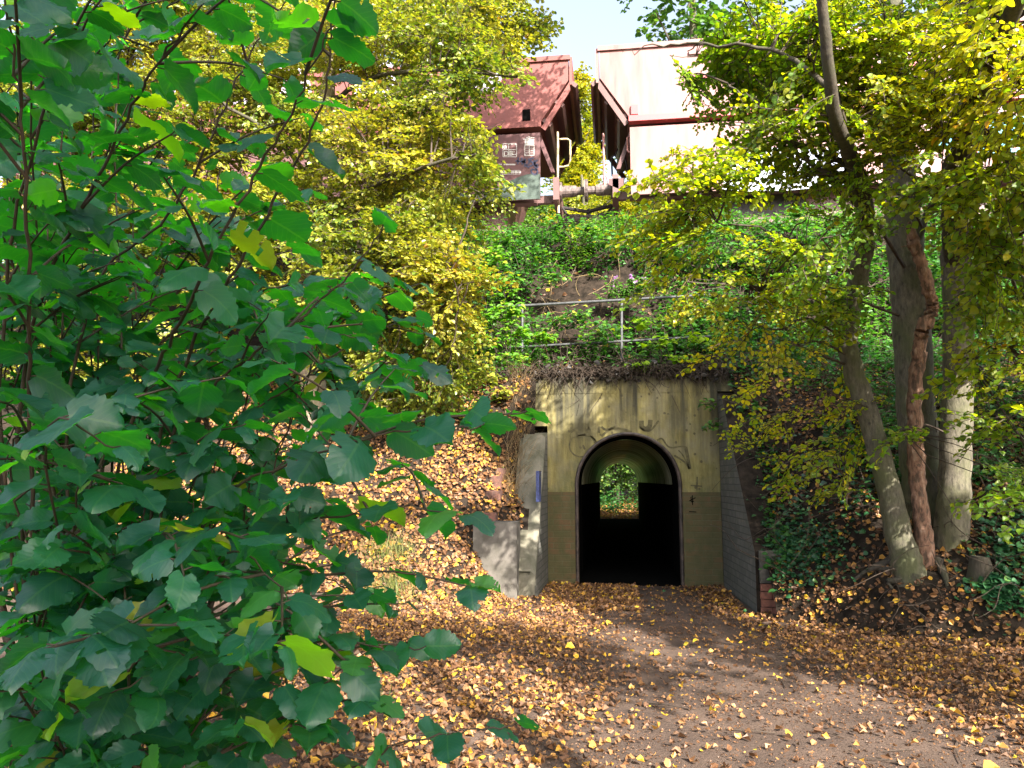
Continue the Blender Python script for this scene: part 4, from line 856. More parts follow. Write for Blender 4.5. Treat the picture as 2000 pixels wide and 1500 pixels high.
far_tree('slender golden green birch seen in the gap between the two wagons', -1.2, 27.0, 10.4, 1.1, M['birch_leaf'], 3.2, 'birch_tree', sl=.7, n=9)
far_tree('leafy green bush growing behind the wagon couplings', -.9, 22.0, 4.4, 1.9, M['birch_leaf'], 3.4, 'bush', sl=.5, n=4)
for lb, X in (('leafy green bush behind the end of the right wagon', 2.3), ('leafy green bush behind the end of the left wagon', -2.9)): far_tree(lb, X, 22.0, 4.0, 2.0, M['green_leaf'], 2.6, 'bush', sl=.6, n=4)
for lb, X, Y, H, R, lf in (('tall pale green tree behind the left wagon near its end', -6.2, 27, 17, 2.4, 'yellow_leaf'), ('broad green tree far behind the left wagon', -11, 27.5, 18, 3.4, 'green_leaf'), ('large tree at the far left beyond the railway', -17.5, 28, 18, 3.6, 'yellow_leaf'),
                           ('bluish green tree rising just right of the white sky gap', 3.0, 27, 19.5, 2.4, 'green_leaf'), ('tall green tree behind the right wagon middle', 7.5, 28, 18, 3.4, 'green_leaf'), ('tall tree behind the right wagon at the picture edge', 12.5, 27, 18, 3.2, 'yellow_leaf')):
    far_tree(lb, X, Y, H, R, M[lf], .8)
# wood at the far end of the tunnel
for lb, X, Y, H, R in (('thin dark trunked tree seen through the tunnel', .15, 36, 9, 1.6), ('leafy tree left of the view through the tunnel', -2.2, 39, 10, 2.2), ('leafy tree right of the view through the tunnel', 2.6, 38, 10, 2.2), ('bushy tree filling the back of the view through the tunnel', .6, 43, 10, 2.8)):
    z = float(hTop(X, Y)); bs = np.array([X, Y, z])
    tree('woodland_tree', lb, 'tree', [([bs, bs + [.05, 0, 3], bs + [0, .1, H]], [.12, .1, .03])], [([bs + [0, 0, 2], bs + [R * .5, -.3, 3.2]], (.04, .01))],
         [(bs + np.array([0, 0, hh]), np.array([R, R * .7, .9]), 1.0) for hh in (1.2, 2.4, 3.8, 5.4)], M['green_leaf'], M['bark_dark'], lib=SPR_BIG, sl=.8, val=lambda p: np.full(len(p), .55), lanes=False, group='trees beyond the tunnel')

# ------------------------------------------------------------------ hazel in the foreground
HB = np.array([-1.75, 2.45, float(hTop(-1.75, 2.45))])
HZ = thing('hazel_shrub', 'large hazel shrub with broad dark green toothed leaves filling the left foreground', 'shrub', HB)
def hazel_leaves(b, pts, step=.075, size=(.085, .125), t0=0.0, spread=.95, level=.75, yellow=.015):
    """alternate broad leaves along one shoot"""
    pts = np.asarray(pts); seg = np.linalg.norm(np.diff(pts, axis=0), axis=1); cum = np.r_[0, np.cumsum(seg)]; L = cum[-1]
    s = L * t0 + step * .5; sg = 1 if rng.random() < .5 else -1; out = []
    while s <= L + 1e-6:
        q = np.array([np.interp(s, cum, pts[:, c]) for c in range(3)]); k = min(np.searchsorted(cum, s), len(pts) - 1); tg = nrm(pts[k] - pts[max(k - 1, 0)])
        out.append((q, tg, sg)); sg = -sg; s += step * rng.uniform(.75, 1.3)
    out.append((pts[-1], nrm(pts[-1] - pts[-2]), 0))
    for q, tg, sg in out:
        side = np.cross(tg, [0, 0, 1.0]); ns = np.linalg.norm(side)
        a0 = rng.uniform(0, 6.28)
        side = side / ns if ns > .35 else np.array([math.cos(a0), math.sin(a0), 0])
        d = tg * (.45 if sg else 1.0) + sg * side * spread + rng.normal(0, .22, 3); d[2] = d[2] * (1 - level) - rng.uniform(-.1, .6)
        nor = np.array([0, 0, 1.0]) + rng.normal(0, .42, 3)
        d = nrm(d); L_ = .98 * rng.uniform(size[0] * .8, size[1]) * (.75 if sg == 0 else 1)
        pb = q + nrm(d + [0, 0, .5]) * .018; b.tube([q, pb], [.0016, .0014], 4, 1, cap=False)
        val = rng.uniform(.93, 1) if rng.random() < yellow else np.clip(rng.normal(.42, .22), 0, .9)
        put(b, nibble(TH[rng.integers(0, 14)]), pb[None], d[None], nor[None], L_, rng.uniform(.92, 1.2), np.array([val]), 0)
def nibble(t):            # insect holes and torn margins
    V, Q, uv = t; pr = np.full(len(Q), .006); pr[0::4] = .02; pr[3::4] = .02
    if rng.random() < .25: pr *= 4
    k = rng.random(len(Q)) > pr; return V, Q[k], uv
def hazel_branch(px, dep, r0=.012, leaf_from=.25, step=.075, size=(.085, .125), side=0, sl=(.25, .45), yellow=.015, side_leaf=(.075, .11)):
    pts = np.array([PD(x, y, d) for (x, y), d in zip(px, np.interp(np.linspace(0, 1, len(px)), np.linspace(0, 1, len(dep)), dep))])
    q = smooth_path(pts, 7); q[1:-1] += rng.normal(0, .003, (len(q) - 2, 3))
    b = MB(); b.tube(q, np.linspace(r0 * .5, .0016, len(q)), 8); B = b.build('branch', M['hazel_stem'], HZ, True)
    b = MB(); hazel_leaves(b, q, step, size, leaf_from, yellow=yellow)
    for _ in range(side):
        t = rng.uniform(max(.12, leaf_from * .6), .95); k = int(t * (len(q) - 1)); tg = nrm(q[min(k + 1, len(q) - 1)] - q[k]); a = rng.uniform(0, 6.28)
        dd = nrm(tg * .6 + np.array([math.cos(a), math.sin(a), .25])); L = rng.uniform(*sl)
        s = np.array([q[k], q[k] + dd * L * .5 + [0, 0, .03 * L], q[k] + dd * L - [0, 0, .06 * L]]); s = smooth_path(s, 4)
        if np.min(np.linalg.norm(s - CAM, axis=1)) < .85: continue
        b.tube(s, np.linspace(.004, .0018, len(s)), 5, 1, cap=False); hazel_leaves(b, s, step * .95, side_leaf, .15, yellow=yellow)
    b.build('leaves', [M['hazel'], M['hazel_stem']], B, True)
    return B
BASE = (190, 1800)
hz = hazel_branch
# tall shoots
hz([BASE, (100, 1400), (60, 900), (62, 640), (45, 300), (28, 120), (0, -60)], [2.45, 2.0, 1.55, 1.4], .014, .42, .07, side=8)
hz([(150, 1800), (60, 1300), (40, 800), (85, 560), (160, 410), (260, 210), (330, 95), (430, -30)], [2.45, 2.1, 1.75, 1.5], .014, .42, .085, side=7)
hz([BASE, (210, 1100), (252, 836), (308, 710), (381, 570), (430, 465), (518, 304), (572, 215), (640, 60)], [2.45, 2.2, 1.8, 1.6, 1.45], .013, .45, .085, side=2)
hz([(230, 1800), (300, 950), (371, 692), (413, 605), (469, 510), (560, 350), (622, 225), (645, 90), (655, -30)], [2.4, 2.2, 1.9, 1.7, 1.55], .012, .5, .085, side=2)
hz([(240, 1750), (330, 900), (402, 773), (500, 690), (595, 615), (690, 525), (745, 450)], [2.4, 2.2, 2.0, 1.9, 1.85], .011, .55, .085, side=2)
hz([(120, 1700), (10, 1000), (20, 500), (90, 200), (170, 40), (230, -60)], [2.4, 2.0, 1.7, 1.6], .012, .4, .08, side=6)
hz([(160, 1700), (130, 900), (190, 560), (330, 420), (420, 250), (480, 120), (560, 0)], [2.5, 2.3, 2.1, 2.0], .012, .45, .085, side=3)
# mid layer reaching right
hz([(230, 1600), (330, 1100), (434, 976), (490, 934), (600, 895), (700, 862), (830, 838), (930, 836)], [2.3, 1.95, 1.75, 1.6, 1.5], .009, .42, .075, (.095, .14), side=3)
hz([(250, 1600), (330, 1150), (460, 1040), (560, 1022), (690, 1003), (800, 990), (900, 1010)], [2.3, 2.0, 1.8, 1.7], .009, .4, .08, (.09, .13), side=3)
hz([(250, 1650), (350, 1280), (470, 1225), (600, 1240), (720, 1258), (820, 1268)], [2.3, 2.0, 1.85, 1.8], .008, .4, .075, (.085, .125), side=3)
hz([(260, 1700), (380, 1480), (520, 1520), (680, 1500), (790, 1452), (900, 1430), (1000, 1418)], [2.3, 1.9, 1.75, 1.7], .007, .6, .075, (.075, .095), side=0)
hz([(220, 1600), (260, 1000), (340, 760), (470, 660), (600, 640), (690, 660)], [2.5, 2.4, 2.3, 2.2], .01, .45, .07, side=5)
hz([(220, 1600), (220, 900), (300, 690), (420, 600), (540, 560), (640, 560)], [2.6, 2.6, 2.5, 2.5], .01, .4, .075, (.07, .11), side=6)
hz([(200, 1600), (160, 1000), (200, 740), (320, 560), (400, 450), (430, 330)], [2.7, 2.7, 2.6, 2.6], .01, .35, .08, (.07, .1), side=5)
hz([(230, 1600), (320, 1100), (430, 860), (560, 760), (650, 720), (760, 740)], [2.5, 2.3, 2.15, 2.1], .009, .4, .075, (.08, .115), side=5)
hz([(230, 1600), (300, 1200), (400, 1120), (520, 1090), (640, 1130), (700, 1160)], [2.3, 2.1, 2.0, 1.95], .008, .3, .075, (.085, .12), side=5)
# dense low left
for k in range(17):
    x1 = [20, 90, 150, 230, 300, 360, 430, 60, 180, 260, 330, 400, 500, 30, 120, 470, 560][k]; y1 = [880, 860, 960, 1050, 940, 1150, 1090, 1120, 1180, 1290, 1230, 1340, 1250, 1330, 1420, 1440, 1390][k]
    d1 = rng.uniform(1.45, 2.1)
    hz([(200 + 30 * rng.normal(), 1750), ((200 + x1) / 2 + 20 * rng.normal(), (1750 + y1) / 2), (x1, y1), (x1 + 110 + 50 * rng.random(), y1 - 20 + 60 * rng.normal())], [2.4, 2.0, d1, d1 - .12], .008, .3, .07, (.08, .12), side=5, yellow=.05 if k > 6 else .02)
# further shoots behind, filling the body of the shrub
for x1, y1, d1 in ((40, 330, 2.3), (130, 480, 2.5), (300, 500, 2.7), (420, 590, 2.8), (500, 650, 2.6), (580, 700, 2.5), (360, 660, 2.8), (450, 740, 2.6), (610, 620, 2.7), (130, 640, 2.6), (30, 620, 2.4), (220, 720, 2.6), (650, 770, 2.3), (540, 810, 2.4),
                   (80, 60, 1.9), (30, 120, 2.6), (110, 190, 2.8), (200, 120, 2.7), (280, 230, 2.9), (180, 330, 2.8), (60, 260, 2.7), (320, 380, 3.0), (250, 20, 2.6), (150, 20, 2.3), (400, 470, 2.9), (20, 430, 2.5), (110, 400, 2.7), (20, 800, 2.4), (120, 800, 2.5), (300, 850, 2.6), (60, 1000, 2.5), (160, 1020, 2.4), (280, 1080, 2.4), (100, 1240, 2.3), (230, 1340, 2.3), (380, 1060, 2.4), (420, 1200, 2.3), (340, 1420, 2.2), (500, 1010, 2.4), (20, 1420, 2.2)):
    hz([(200 + 40 * rng.normal(), 1700), ((200 + x1) / 2 + 30 * rng.normal(), (1700 + y1) / 2 - 60), (x1 - 20, y1 + 140), (x1 + 40, y1 - 30)], [2.5, 2.5, d1 + .05, d1 - .1], .009, .55, .08, (.08, .12), side=4, yellow=.015)
# bare dark stems at the foot
for k in range(16):
    a = rng.uniform(0, 6.28); r = rng.uniform(.0, .3); p0 = HB + [r * math.cos(a), r * math.sin(a), -.05]
    p1 = p0 + [rng.normal(0, .18), rng.normal(0, .12), rng.uniform(.7, 1.1)]; p2 = p1 + [rng.normal(0, .22), rng.normal(0, .2), rng.uniform(.3, .8)]
    b = MB(); b.tube(smooth_path([p0, p1, p2], 6), np.linspace(rng.uniform(.014, .028), .008, 13), 9, bump=.05); b.build('stem', M['hazel_stem'], HZ, True)

# ------------------------------------------------------------------ undergrowth on the embankment
def plants(n, xr, yr, hr, nl, leaf_l, val0, keep=lambda x, y: np.ones(len(x), bool), tplx=TS, thr=-.18):
    b = MB(); x = rng.uniform(*xr, n); y = rng.uniform(*yr, n)
    k = keep(x, y) & (vnoise(x * 1.3 + 3, y * 1.3) > thr); x, y = x[k], y[k]; z = hTop(x, y); H = rng.uniform(*hr, len(x)) * (1 + .8 * vnoise(x * .7, y * .7))
    for i in range(len(x)):
        tip = np.array([x[i] + rng.normal(0, .12), y[i] - .1 * rng.random(), z[i] + H[i]]); b.tube([(x[i], y[i], z[i] - .02), tip], [.004, .002], 3, 1, cap=False)
    m = len(x); N_ = m * nl; t = np.tile(np.linspace(.25, 1, nl), m); X_ = np.repeat(x, nl); Y_ = np.repeat(y, nl); Z_ = np.repeat(z, nl) + np.repeat(H, nl) * t
    a = rng.uniform(0, 6.28, N_); d = np.stack([np.cos(a), np.sin(a), rng.uniform(-.5, .25, N_)], -1); rad = .03 + .08 * rng.random(N_)
    pos = np.stack([X_, Y_, Z_], -1) + d * rad[:, None] * [1, 1, .3]
    nor = np.stack([rng.normal(0, .35, N_), rng.normal(0, .35, N_) - .25, np.ones(N_)], -1)
    put(b, tplx, pos, d, nor, rng.uniform(.7, 1.3, N_) * leaf_l, .8, np.clip(np.repeat(val0 + .5 * vnoise(x * 1.7, y * 1.7), nl) + rng.normal(0, .12, N_), 0, 1), 0)
    return b
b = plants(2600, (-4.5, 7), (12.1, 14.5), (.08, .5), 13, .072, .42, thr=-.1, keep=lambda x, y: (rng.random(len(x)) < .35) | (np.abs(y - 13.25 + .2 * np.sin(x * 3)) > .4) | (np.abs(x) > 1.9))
tag(b.build('undergrowth', [M['plant_leaf'], M['twig']]), 'bright green nettles and weeds covering the upper embankment slope', 'undergrowth', kind='stuff')
b = plants(900, (.8, 7), (12.3, 14.2), (.15, .6), 13, .075, .45, thr=-1)
tag(b.build('undergrowth', [M['plant_leaf'], M['twig']]), 'tall nettles on the slope below the right wagon', 'undergrowth', kind='stuff')
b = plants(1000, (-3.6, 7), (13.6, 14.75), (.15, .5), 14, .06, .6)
tag(b.build('undergrowth', [M['plant_leaf'], M['twig']]), 'fringe of tall green weeds along the crest below the wagons', 'undergrowth', kind='stuff')
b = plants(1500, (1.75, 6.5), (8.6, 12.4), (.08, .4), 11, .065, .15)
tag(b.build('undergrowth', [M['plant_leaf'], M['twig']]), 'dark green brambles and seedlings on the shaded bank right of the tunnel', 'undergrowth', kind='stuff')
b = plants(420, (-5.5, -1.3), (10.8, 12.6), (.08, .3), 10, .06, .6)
tag(b.build('undergrowth', [M['plant_leaf'], M['twig']]), 'sparse green seedlings on the sunlit bank left of the tunnel', 'undergrowth', kind='stuff')
# beyond the tunnel
b = plants(700, (-3, 3.5), (33.5, 40), (.2, .7), 12, .12, .1)
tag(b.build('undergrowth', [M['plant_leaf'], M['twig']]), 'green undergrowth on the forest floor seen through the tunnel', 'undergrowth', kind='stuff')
# larger single plants by the railing
def sapling(name, lb, base, spots, leaf, L, group=None, nper=26, wr=1.0):
    T = thing(name, lb, 'plant', base, group); b = MB(); st_ = MB()
    for c, r in spots:
        c = np.array(c); st_.tube(smooth_path([base, (np.array(base) + c) / 2 + rng.normal(0, .04, 3), c], 4), np.linspace(.008, .003, 9), 5)
        n = nper; u = nrm(rng.normal(size=(n, 3))) * rng.random((n, 1)) ** .5 * r; a = rng.uniform(0, 6.28, n)
        d = np.stack([np.cos(a), np.sin(a) - .4, rng.uniform(-.5, .1, n)], -1); nor = np.stack([rng.normal(0, .3, n), rng.normal(0, .3, n) - .45, np.ones(n)], -1)
        put(b, TM, c + u, d, nor, L * rng.uniform(.7, 1.25, n), wr, np.clip(rng.normal(.5, .25, n), 0, 1), 0)
        for q in (c + u)[::2]: b.tube([c, q], [.003, .002], 3, 1, cap=False)
    st_.build('stem', M['twig'], T); b.build('leaves', [leaf, M['twig']], T)
M['elder'] = leaf_mat('elder_leaf', [(0, (0.06, 0.2, 0.02)), (.6, (0.13, 0.3, 0.025)), (1, (0.3, 0.36, 0.03))], .45, (1.4, 1.5, .3))
pz = lambda px, py, Y: P(px, py, Y)
sapling('maple_sapling', 'lime green sapling with broad leaves in front of the railing post', pz(1330, 745, 11.75), [(pz(1250, 632, 11.7), (.28, .15, .1)), (pz(1310, 625, 11.6), (.28, .15, .1)), (pz(1290, 670, 11.6), (.25, .15, .1)), (pz(1250, 715, 11.5), (.25, .15, .06)), (pz(1360, 660, 11.6), (.25, .15, .12)), (pz(1330, 700, 11.5), (.3, .15, .08))], M['lime_leaf'], .115, nper=22)
sapling('elder_sapling', 'tall bright green sapling covering the left end of the railing', pz(985, 760, 11.8), [(pz(970, 500, 12.2), (.25, .2, .2)), (pz(985, 560, 12), (.3, .2, .25)), (pz(960, 620, 11.9), (.35, .2, .22)), (pz(1010, 650, 11.8), (.3, .2, .2)), (pz(930, 670, 11.7), (.35, .2, .18)), (pz(1000, 700, 11.7), (.35, .2, .12)), (pz(1060, 660, 11.8), (.25, .15, .08)), (pz(1000, 610, 11.8), (.2, .2, .2)), (pz(940, 540, 12), (.22, .2, .2))], M['elder'], .1, nper=95, wr=.7)
sapling('weed', 'yellowing leafy weed drooping at the top left corner of the tunnel wall', pz(960, 790, 11.2), [(pz(945, 730, 11.2), (.25, .15, .15)), (pz(980, 770, 11.1), (.2, .12, .12)), (pz(935, 800, 11), (.2, .15, .12))], M['yellow_leaf'], .08, nper=40)
sapling('seedling', 'green fern like seedling hanging over the right edge of the tunnel wall', pz(1420, 780, 11.2), [(pz(1390, 830, 11.1), (.2, .12, .12)), (pz(1440, 840, 10.9), (.22, .12, .12)), (pz(1380, 790, 11.2), (.15, .1, .1)), (pz(1460, 800, 10.9), (.18, .12, .1))], M['plant_leaf'], .085, nper=26, wr=.6)
for lb, bx, spots in (('dark green bramble bush on the slope left above the railing', (1020, 560), ((990, 470), (1050, 500), (1080, 540), (1010, 540))), ('bright green elder bush below the couplings at the crest', (1130, 480), ((1090, 440), (1150, 450), (1190, 470))),
                      ('leafy green bush on the slope under the right wagon, nearest the gap', (1380, 520), ((1340, 460), (1400, 450), (1380, 500), (1440, 490))), ('leafy green bush on the slope behind the bent tree', (1560, 500), ((1500, 440), (1560, 420), (1600, 460), (1540, 500), (1480, 510))),
                      ('low green bramble behind the railing between its posts', (1120, 640), ((1080, 630), (1130, 620), (1170, 650))), ('tall green bush between the right hand trunks high on the bank', (1700, 560), ((1650, 480), (1720, 500), (1830, 520), (1640, 560), (1800, 600))), ('green bramble high on the bank at the right edge', (1960, 640), ((1930, 560), (1990, 600), (1940, 660)))):
    Yb = 12.6 + (600 - bx[1]) / 140
    sapling('bramble_bush', lb, P(*bx, Yb), [(P(px, py, Yb - .25 + .25 * rng.random()), (.34, .26, .2)) for px, py in spots], M['plant_leaf'], .085, nper=110, wr=.85, group='bushes on the embankment slope')
T = thing('flowering_balsam', 'pink and lilac flowering balsam plant above the railing', 'plant', pz(1230, 590, 12.7)); b = MB(); st_ = MB(); fl = MB()
for k in range(26):
    q = pz(1225 + rng.normal() * 22, 590, 12.7); tp = q + [rng.normal(0, .1), 0, rng.uniform(.15, .45)]; st_.tube([q, tp], [.005, .003], 4)
    for _ in range(12):
        c = q + (tp - q) * rng.uniform(.3, 1); a = rng.uniform(0, 6.28); put(b, TM, c[None], np.array([[math.cos(a), math.sin(a) - .3, -.2]]), np.array([[0, -.5, 1.]]), .08, .6, np.array([.6]))
    if k < 9: put(fl, TM, np.repeat(tp[None], 5, 0), rng.normal(size=(5, 3)) + [0, -.4, 0], rng.normal(size=(5, 3)), .05, 1.1, rng.random(5))
st_.build('stem', M['twig'], T); b.build('leaves', M['plant_leaf'], T); fl.build('blossom', M['flower'], T)

# roots, dead stems and brambles
def tangle(n, xf, yf, zf, L, drop, r, name, lb, m, kind='stuff'):
    b = MB()
    for _ in range(n):
        x, y = rng.uniform(*xf), rng.uniform(*yf); p = np.array([x, y, float(hTop(x, y)) + rng.uniform(*zf)]); d = nrm(rng.normal(size=3) * [1, .45, .6] + [0, -.3, drop]); l = rng.uniform(*L)
        pts = [p]
        for k in range(4): d = nrm(d + rng.normal(0, .35, 3) + [0, 0, -.12]); pts.append(pts[-1] + d * l / 4)
        b.tube(smooth_path(pts, 2), np.linspace(r, r * .45, 9), 4, cap=False, val=rng.random())
    return tag(b.build(name, m), lb, 'brush', kind=kind)
tangle(420, (-1.7, 2.2), (11.63, 12.0), (-.02, .15), (.3, .9), -.1, .007, 'dead_brush', 'tangle of dead stems and roots overhanging the top of the tunnel wall', M['twig'])
tangle(120, (-1.2, 1.8), (12.6, 13.6), (0, .2), (.3, .9), -.1, .006, 'dead_brush', 'dry brown stems and roots on the bare slope above the railing', M['straw'])
tangle(300, (1.8, 6), (8.6, 12), (.0, .35), (.4, 1.2), .15, .006, 'dead_brush', 'thin bare bramble stems crossing the dark bank right of the tunnel', M['twig'])
tangle(80, (2.4, 4.6), (7.4, 8.4), (.0, .1), (.3, .9), .5, .005, 'dead_brush', 'thin bare shoots around the foot of the right hand trunks', M['twig'])
b = MB()
for _ in range(520):
    x = rng.uniform(-1.75, 2.15); p = np.array([x, rng.uniform(11.36, 11.6), 3.02 + rng.uniform(-.02, .1)]); L = rng.uniform(.05, .3) * (1.0 + 1.2 * max(0, float(vnoise(np.array(x * 2.3), np.array(1.7)))))
    q = p + [rng.normal(0, .12), -rng.uniform(.03, .12), rng.uniform(.0, .12)]; e = q + [rng.normal(0, .12), rng.normal(0, .03), -L]
    b.tube(smooth_path([p, q, e], 3), np.linspace(.006, .003, 7), 4, cap=False)
tag(b.build('hanging_roots', M['twig']), 'fringe of dark roots and dead stems hanging over the top edge of the wall', 'roots', kind='stuff')
b = MB(); n = 1500; x = rng.uniform(-1.8, 2.2, n); p = np.stack([x, rng.uniform(11.33, 11.75, n), 3.03 + rng.random(n) ** 2 * .26 - .05 * rng.random(n) + .1 * vnoise(x * 2, x * 0 + 3)], -1); a = rng.uniform(0, 6.28, n)
put(b, TS, p, np.stack([np.cos(a), np.sin(a) - .4, rng.uniform(-1, .1, n)], -1), rng.normal(0, .5, (n, 3)) + [0, -.6, .8], rng.uniform(.05, .11, n), .7, np.abs(rng.normal(.08, .16, n)).clip(0, .8))
M['dead'] = leaf_mat('dead_leaf', [(0, (0.012, 0.009, 0.007)), (.6, (0.05, 0.032, 0.02)), (1, (0.16, 0.1, 0.04))], .1)
tag(b.build('overhang_leaves', M['dead']), 'dead dark leaves caught in the roots along the top edge of the wall', 'dead leaves', kind='stuff')
# grass and straw
def blades(n, cf, Lr, w_, m, name, lb, lean=(0, -.2, 1), stuff=True, droop=.9, tint=(0, 1)):
    b = MB(); V, Fc, vals = [], [], []
    for i in range(n):
        p = cf(); a = rng.uniform(0, 6.28); d = nrm(np.array(lean) + rng.normal(0, .33, 3)); L = rng.uniform(*Lr); s = np.array([math.cos(a), math.sin(a), 0]) * w_; q = p.copy(); k0 = i * 8
        for k in range(4):
            ww = s * (1 - k / 3.2); V += [q - ww, q + ww]; q = q + d * L / 3; d = nrm(d + np.array([rng.normal(0, .1), rng.normal(0, .1), -droop * .45]))
        Fc += [(k0 + 2*k, k0 + 2*k + 1, k0 + 2*k + 3, k0 + 2*k + 2) for k in range(3)]; vals += [rng.uniform(*tint)] * 3
    b.add(np.array(V), np.array(Fc), 0, np.array(vals)); o = b.build(name, m)
    return tag(o, lb, 'grass', kind='stuff' if stuff else None)
def on(px, py, sx, sy):
    pool = iter(GG(px + rng.normal(size=1000) * sx, py + rng.normal(size=1000) * sy))
    def f():
        q = next(pool).copy(); q[2] = hTop(q[0], q[1]); return q
    return f
blades(420, on(755, 1085, 30, 14), (.12, .34), .0028, M['grass'], 'grass_tuft', 'upper tuft of yellow green grass on the leafy floor left of the path', stuff=False)
blades(420, on(760, 1160, 34, 16), (.12, .32), .0028, M['grass'], 'grass_tuft', 'lower tuft of drooping grass on the leafy floor left of the path', stuff=False)
blades(60, on(735, 1375, 14, 8), (.06, .16), .0025, M['grass'], 'grass_tuft', 'little green grass tuft among fallen leaves at lower left', stuff=False, tint=(0, .4))
def wtop():
    return P(1015 + rng.normal() * 22, 850 + rng.normal() * 34, rng.uniform(10.6, 11.3))
def wedge():
    y = rng.uniform(10.4, 11.4); x = rng.uniform(-1.55, -1.2); return np.array([x, y, max(float(hB(x, y)), .3 + (y - 9.85) * 1.5) + .02])
blades(520, wedge, (.25, .7), .003, M['straw'], 'dry_grass_tuft', 'dry straw coloured grass hanging over the left wing wall', lean=(.25, -.35, .55), stuff=False)
# ivy
def ivy(n, f, lb, L=.05):
    b = MB(); p = np.array([f() for _ in range(n)]); a = rng.uniform(0, 6.28, n); d = np.stack([np.cos(a), np.sin(a) - .3, rng.uniform(-.5, .2, n)], -1); nor = np.stack([rng.normal(0, .3, n), rng.normal(0, .3, n) - .6, np.ones(n)], -1)
    p[:, 2] += rng.uniform(.02, .09, n); put(b, TM, p, d, nor, L * rng.uniform(.6, 1.3, n), 1.15, np.clip(rng.normal(.4, .28, n), 0, 1)); tag(b.build('ivy', M['ivy']), lb, 'ivy', kind='stuff')
ivy(900, on(1555, 1085, 55, 38), 'patch of small dark ivy leaves beside the brick pier'); ivy(700, on(1985, 1060, 45, 70), 'dark ivy covering the bank at the right edge'); ivy(260, on(1960, 1165, 28, 22), 'bright green ivy runner at the foot of the right bank', .06); ivy(500, on(1600, 950, 130, 70), 'scattered ivy on the dark bank left of the trunks', .055)

# ------------------------------------------------------------------ fallen leaves
def litter(n, xr, yr, keepf, size, lb, val_f, lift=.012, zadd=0):
    b = MB(); x = rng.uniform(*xr, n); y = rng.uniform(*yr, n); k = keepf(x, y); x, y = x[k], y[k]; z = hTop(x, y); e = .03
    nx = -(hTop(x + e, y) - hTop(x - e, y)) / (2 * e); ny = -(hTop(x, y + e) - hTop(x, y - e)) / (2 * e)
    m = len(x); nor = np.stack([nx, ny, np.ones(m)], -1); nor = nrm(nor) + rng.normal(0, .22, (m, 3)); nor += rng.normal(0, .35, (m, 3)) * (rng.random((m, 1)) < .3); a = rng.uniform(0, 6.28, m); d = np.stack([np.cos(a), np.sin(a), np.zeros(m)], -1); d = d - nrm(nor) * (d * nrm(nor)).sum(1)[:, None]
    pos = np.stack([x, y, z + zadd + lift * rng.uniform(.3, 2, m)], -1) - d * .03; L = size[0] + (size[1] - size[0]) * rng.random(m) ** 1.4 * 1.15; v = np.clip(val_f(x, y, m), 0, 1); w_ = rng.integers(0, 6, m)
    for q in range(6):
        I = w_ == q; put(b, TLT[q], pos[I], d[I], nor[I], L[I], .72, v[I])
    tag(b.build('leaf_litter', M['litter']), lb, 'fallen leaves', kind='stuff')
def dens(x, y):
    d = np.abs(x - path_x(y)); on_path = sstep(1.15, .4, d - .09 * np.clip(9 - y, 0, 9)) ; p = 1 - .86 * on_path
    p = p * (.75 + .7 * vnoise(x * 1.6, y * 1.6)); return rng.random(len(x)) < p
mixv = lambda x, y, m: np.where(rng.random(m) < .075, rng.uniform(.72, .97, m), np.clip(np.abs(rng.normal(.27, .2, m)), 0, .72))
tunnelmask = lambda x, y: ~((np.abs(x - .21) < .78) & (y > 11.35)) & ~((x < -.95) & (x > -1.2) & (y > 9.8)) & ~((x > 1.5) & (x < 1.72) & (y > 9.25)) & ~((y > 11.35) & (x > -1.65) & (x < 2.0) & (y < 11.8))
litter(78000, (-3.2, 5.2), (3.2, 11.36), lambda x, y: dens(x, y) & ((hB(x, y) < .5) | ((x > -1.0) & (x < 1.55))) & tunnelmask(x, y), (.018, .056), 'carpet of brown and yellow fallen leaves over the path and woodland floor', mixv)
litter(260, (-3.2, 5.2), (3.2, 9.4), lambda x, y: (hB(x, y) < .5) & tunnelmask(x, y) & (rng.random(len(x)) < .5 + 1.2 * vnoise(x * 1.2 + 9, y * 1.2)), (.045, .085), 'large bright yellow fallen leaves lying on top of the brown ones', lambda x, y, m: rng.uniform(.6, 1, m), .02)
litter(60000, (-3.2, 5.2), (3.2, 9.4), lambda x, y: (hB(x, y) < .5) & tunnelmask(x, y) & (rng.random(len(x)) < .55 + vnoise(x * 2, y * 2)), (.006, .018), 'crumbled brown leaf fragments trodden into the path', lambda x, y, m: np.abs(rng.normal(.15, .15, m)), .008)
litter(34000, (-7, 1), (8.2, 12.4), lambda x, y: tunnelmask(x, y) & (hB(x, y) > .0) & (x < .3), (.035, .075), 'pale brown fallen leaves on the sunlit bank left of the tunnel', lambda x, y, m: mixv(x, y, m))
litter(20000, (1.6, 7), (5.5, 12.4), lambda x, y: tunnelmask(x, y) & (hB(x, y) > .05) & (rng.random(len(x)) < .75), (.035, .07), 'fallen leaves lying thinly on the dark bank right of the tunnel', mixv)
litter(220, (-4, 6), (12.2, 14.4), lambda x, y: np.ones(len(x), bool), (.05, .09), 'scattered fallen leaves on the slope above the railing', mixv)
litter(1600, (-.9, 1.5), (9.2, 11.4), lambda x, y: (rng.random(len(x)) < np.exp(-(np.minimum(x + .9, 1.5 - x) / .38) ** 2)) & tunnelmask(x, y), (.03, .06), 'drifts of fallen leaves against the wing walls', mixv, .03)
litter(330, (-2.35, -1.25), (10.0, 10.8), lambda x, y: np.ones(len(x), bool), (.04, .07), 'yellow fallen leaves lying on the red brick steps', lambda x, y, m: mixv(x, y, m) + .15, .02, .05)
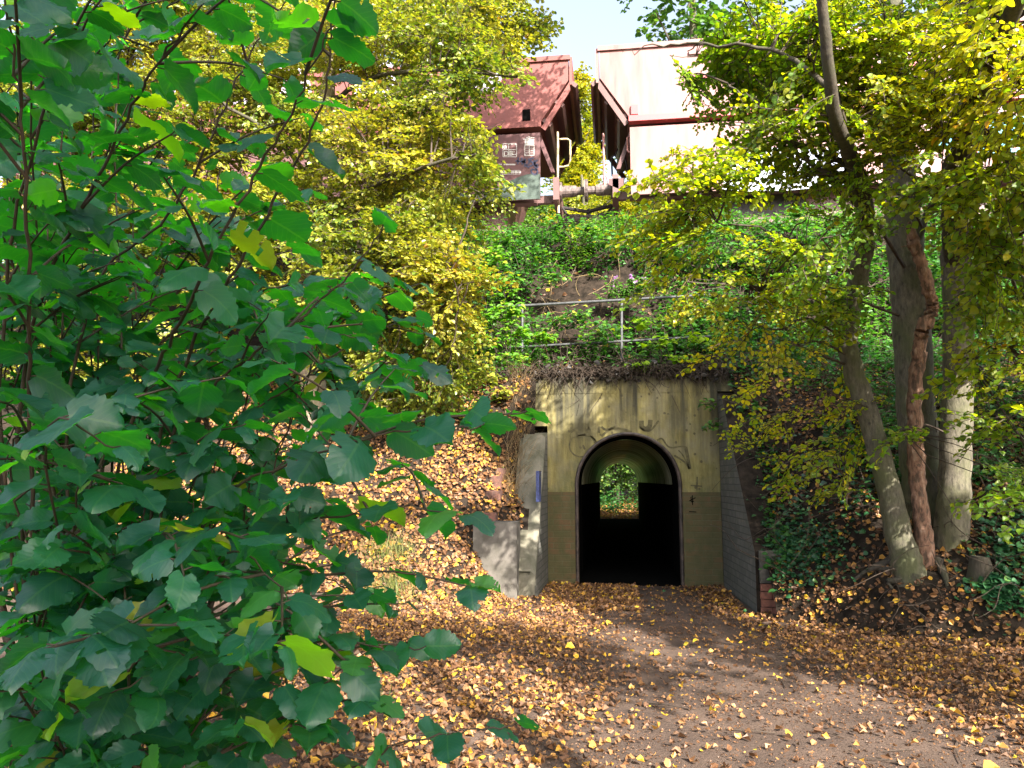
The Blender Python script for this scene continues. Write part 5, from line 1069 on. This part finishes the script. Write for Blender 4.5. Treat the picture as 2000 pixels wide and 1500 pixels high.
litter(9000, (-2.2, 2.6), (30.42, 39), lambda x, y: np.ones(len(x), bool), (.07, .12), 'brown leaf floor of the wood seen through the tunnel', lambda x, y, m: mixv(x, y, m) + .2)
b = MB()
for _ in range(150):
    x, y = rng.uniform(-2.8, 4.5), rng.uniform(3.4, 9.5); a = rng.uniform(0, 6.28); L = rng.uniform(.08, .4); q = np.array([[x + math.cos(a) * L * t, y + math.sin(a) * L * t, 0] for t in (-.5, 0, .5)]); q[:, 2] = hTop(q[:, 0], q[:, 1]) + .012; q[1] += rng.normal(0, .015, 3) * [1, 1, .3]
    b.tube(q, rng.uniform(.002, .005), 5, cap=False)
tag(b.build('fallen_twigs', M['twig']), 'small dry twigs strewn over the woodland floor', 'twigs', kind='stuff')
# odds and ends on the floor
q = G(655, 1185); b = MB(); b.tube(smooth_path([q - [0, 0, .05], q + [-.01, 0, .12], q + [.02, 0, .26]], 4), [.028, .03, .026, .027, .024, .025, .022, .02, .016], 9, bump=.15); tag(b.build('snag', M['peel']), 'short broken brown stem standing among leaves behind the hazel', 'snag')
q = G(650, 1490); b = MB(); b.tube([q + [-.1, 0, .01], q + [.02, .03, .03], q + [.16, .02, .015]], .006, 6); tag(b.build('stick', M['twig']), 'fallen stick on the leaves at the bottom by the hazel', 'stick')
q = G(1915, 1130); b = MB(); b.tube([q - [0, 0, .1], q + [0, 0, .1], q + [.01, 0, .2]], [.12, .1, .085], 12, bump=.12); tag(b.build('stump', M['bark_dark'], smooth=True), 'small rotten stump at the foot of the bank right of the trunks', 'stump')
# roots at the foot of the clump
T = thing('exposed_roots', 'bare knotted roots spreading from the foot of the right hand trunks', 'roots', G(1770, 1130))
for pts in ([(1760, 1090), (1720, 1110), (1690, 1125), (1670, 1140)], [(1790, 1110), (1760, 1135), (1735, 1150), (1745, 1170)], [(1830, 1100), (1845, 1125), (1850, 1150)], [(1770, 1100), (1745, 1120), (1700, 1118)]):
    q = np.array([G(*p) for p in pts]); q[:, 2] = hTop(q[:, 0], q[:, 1]) + .015; b = MB(); b.tube(smooth_path(q, 4), np.linspace(.055, .012, 4 * (len(q) - 1) + 1), 8, bump=.14); b.build('root', M['bark_dark'], T, True)
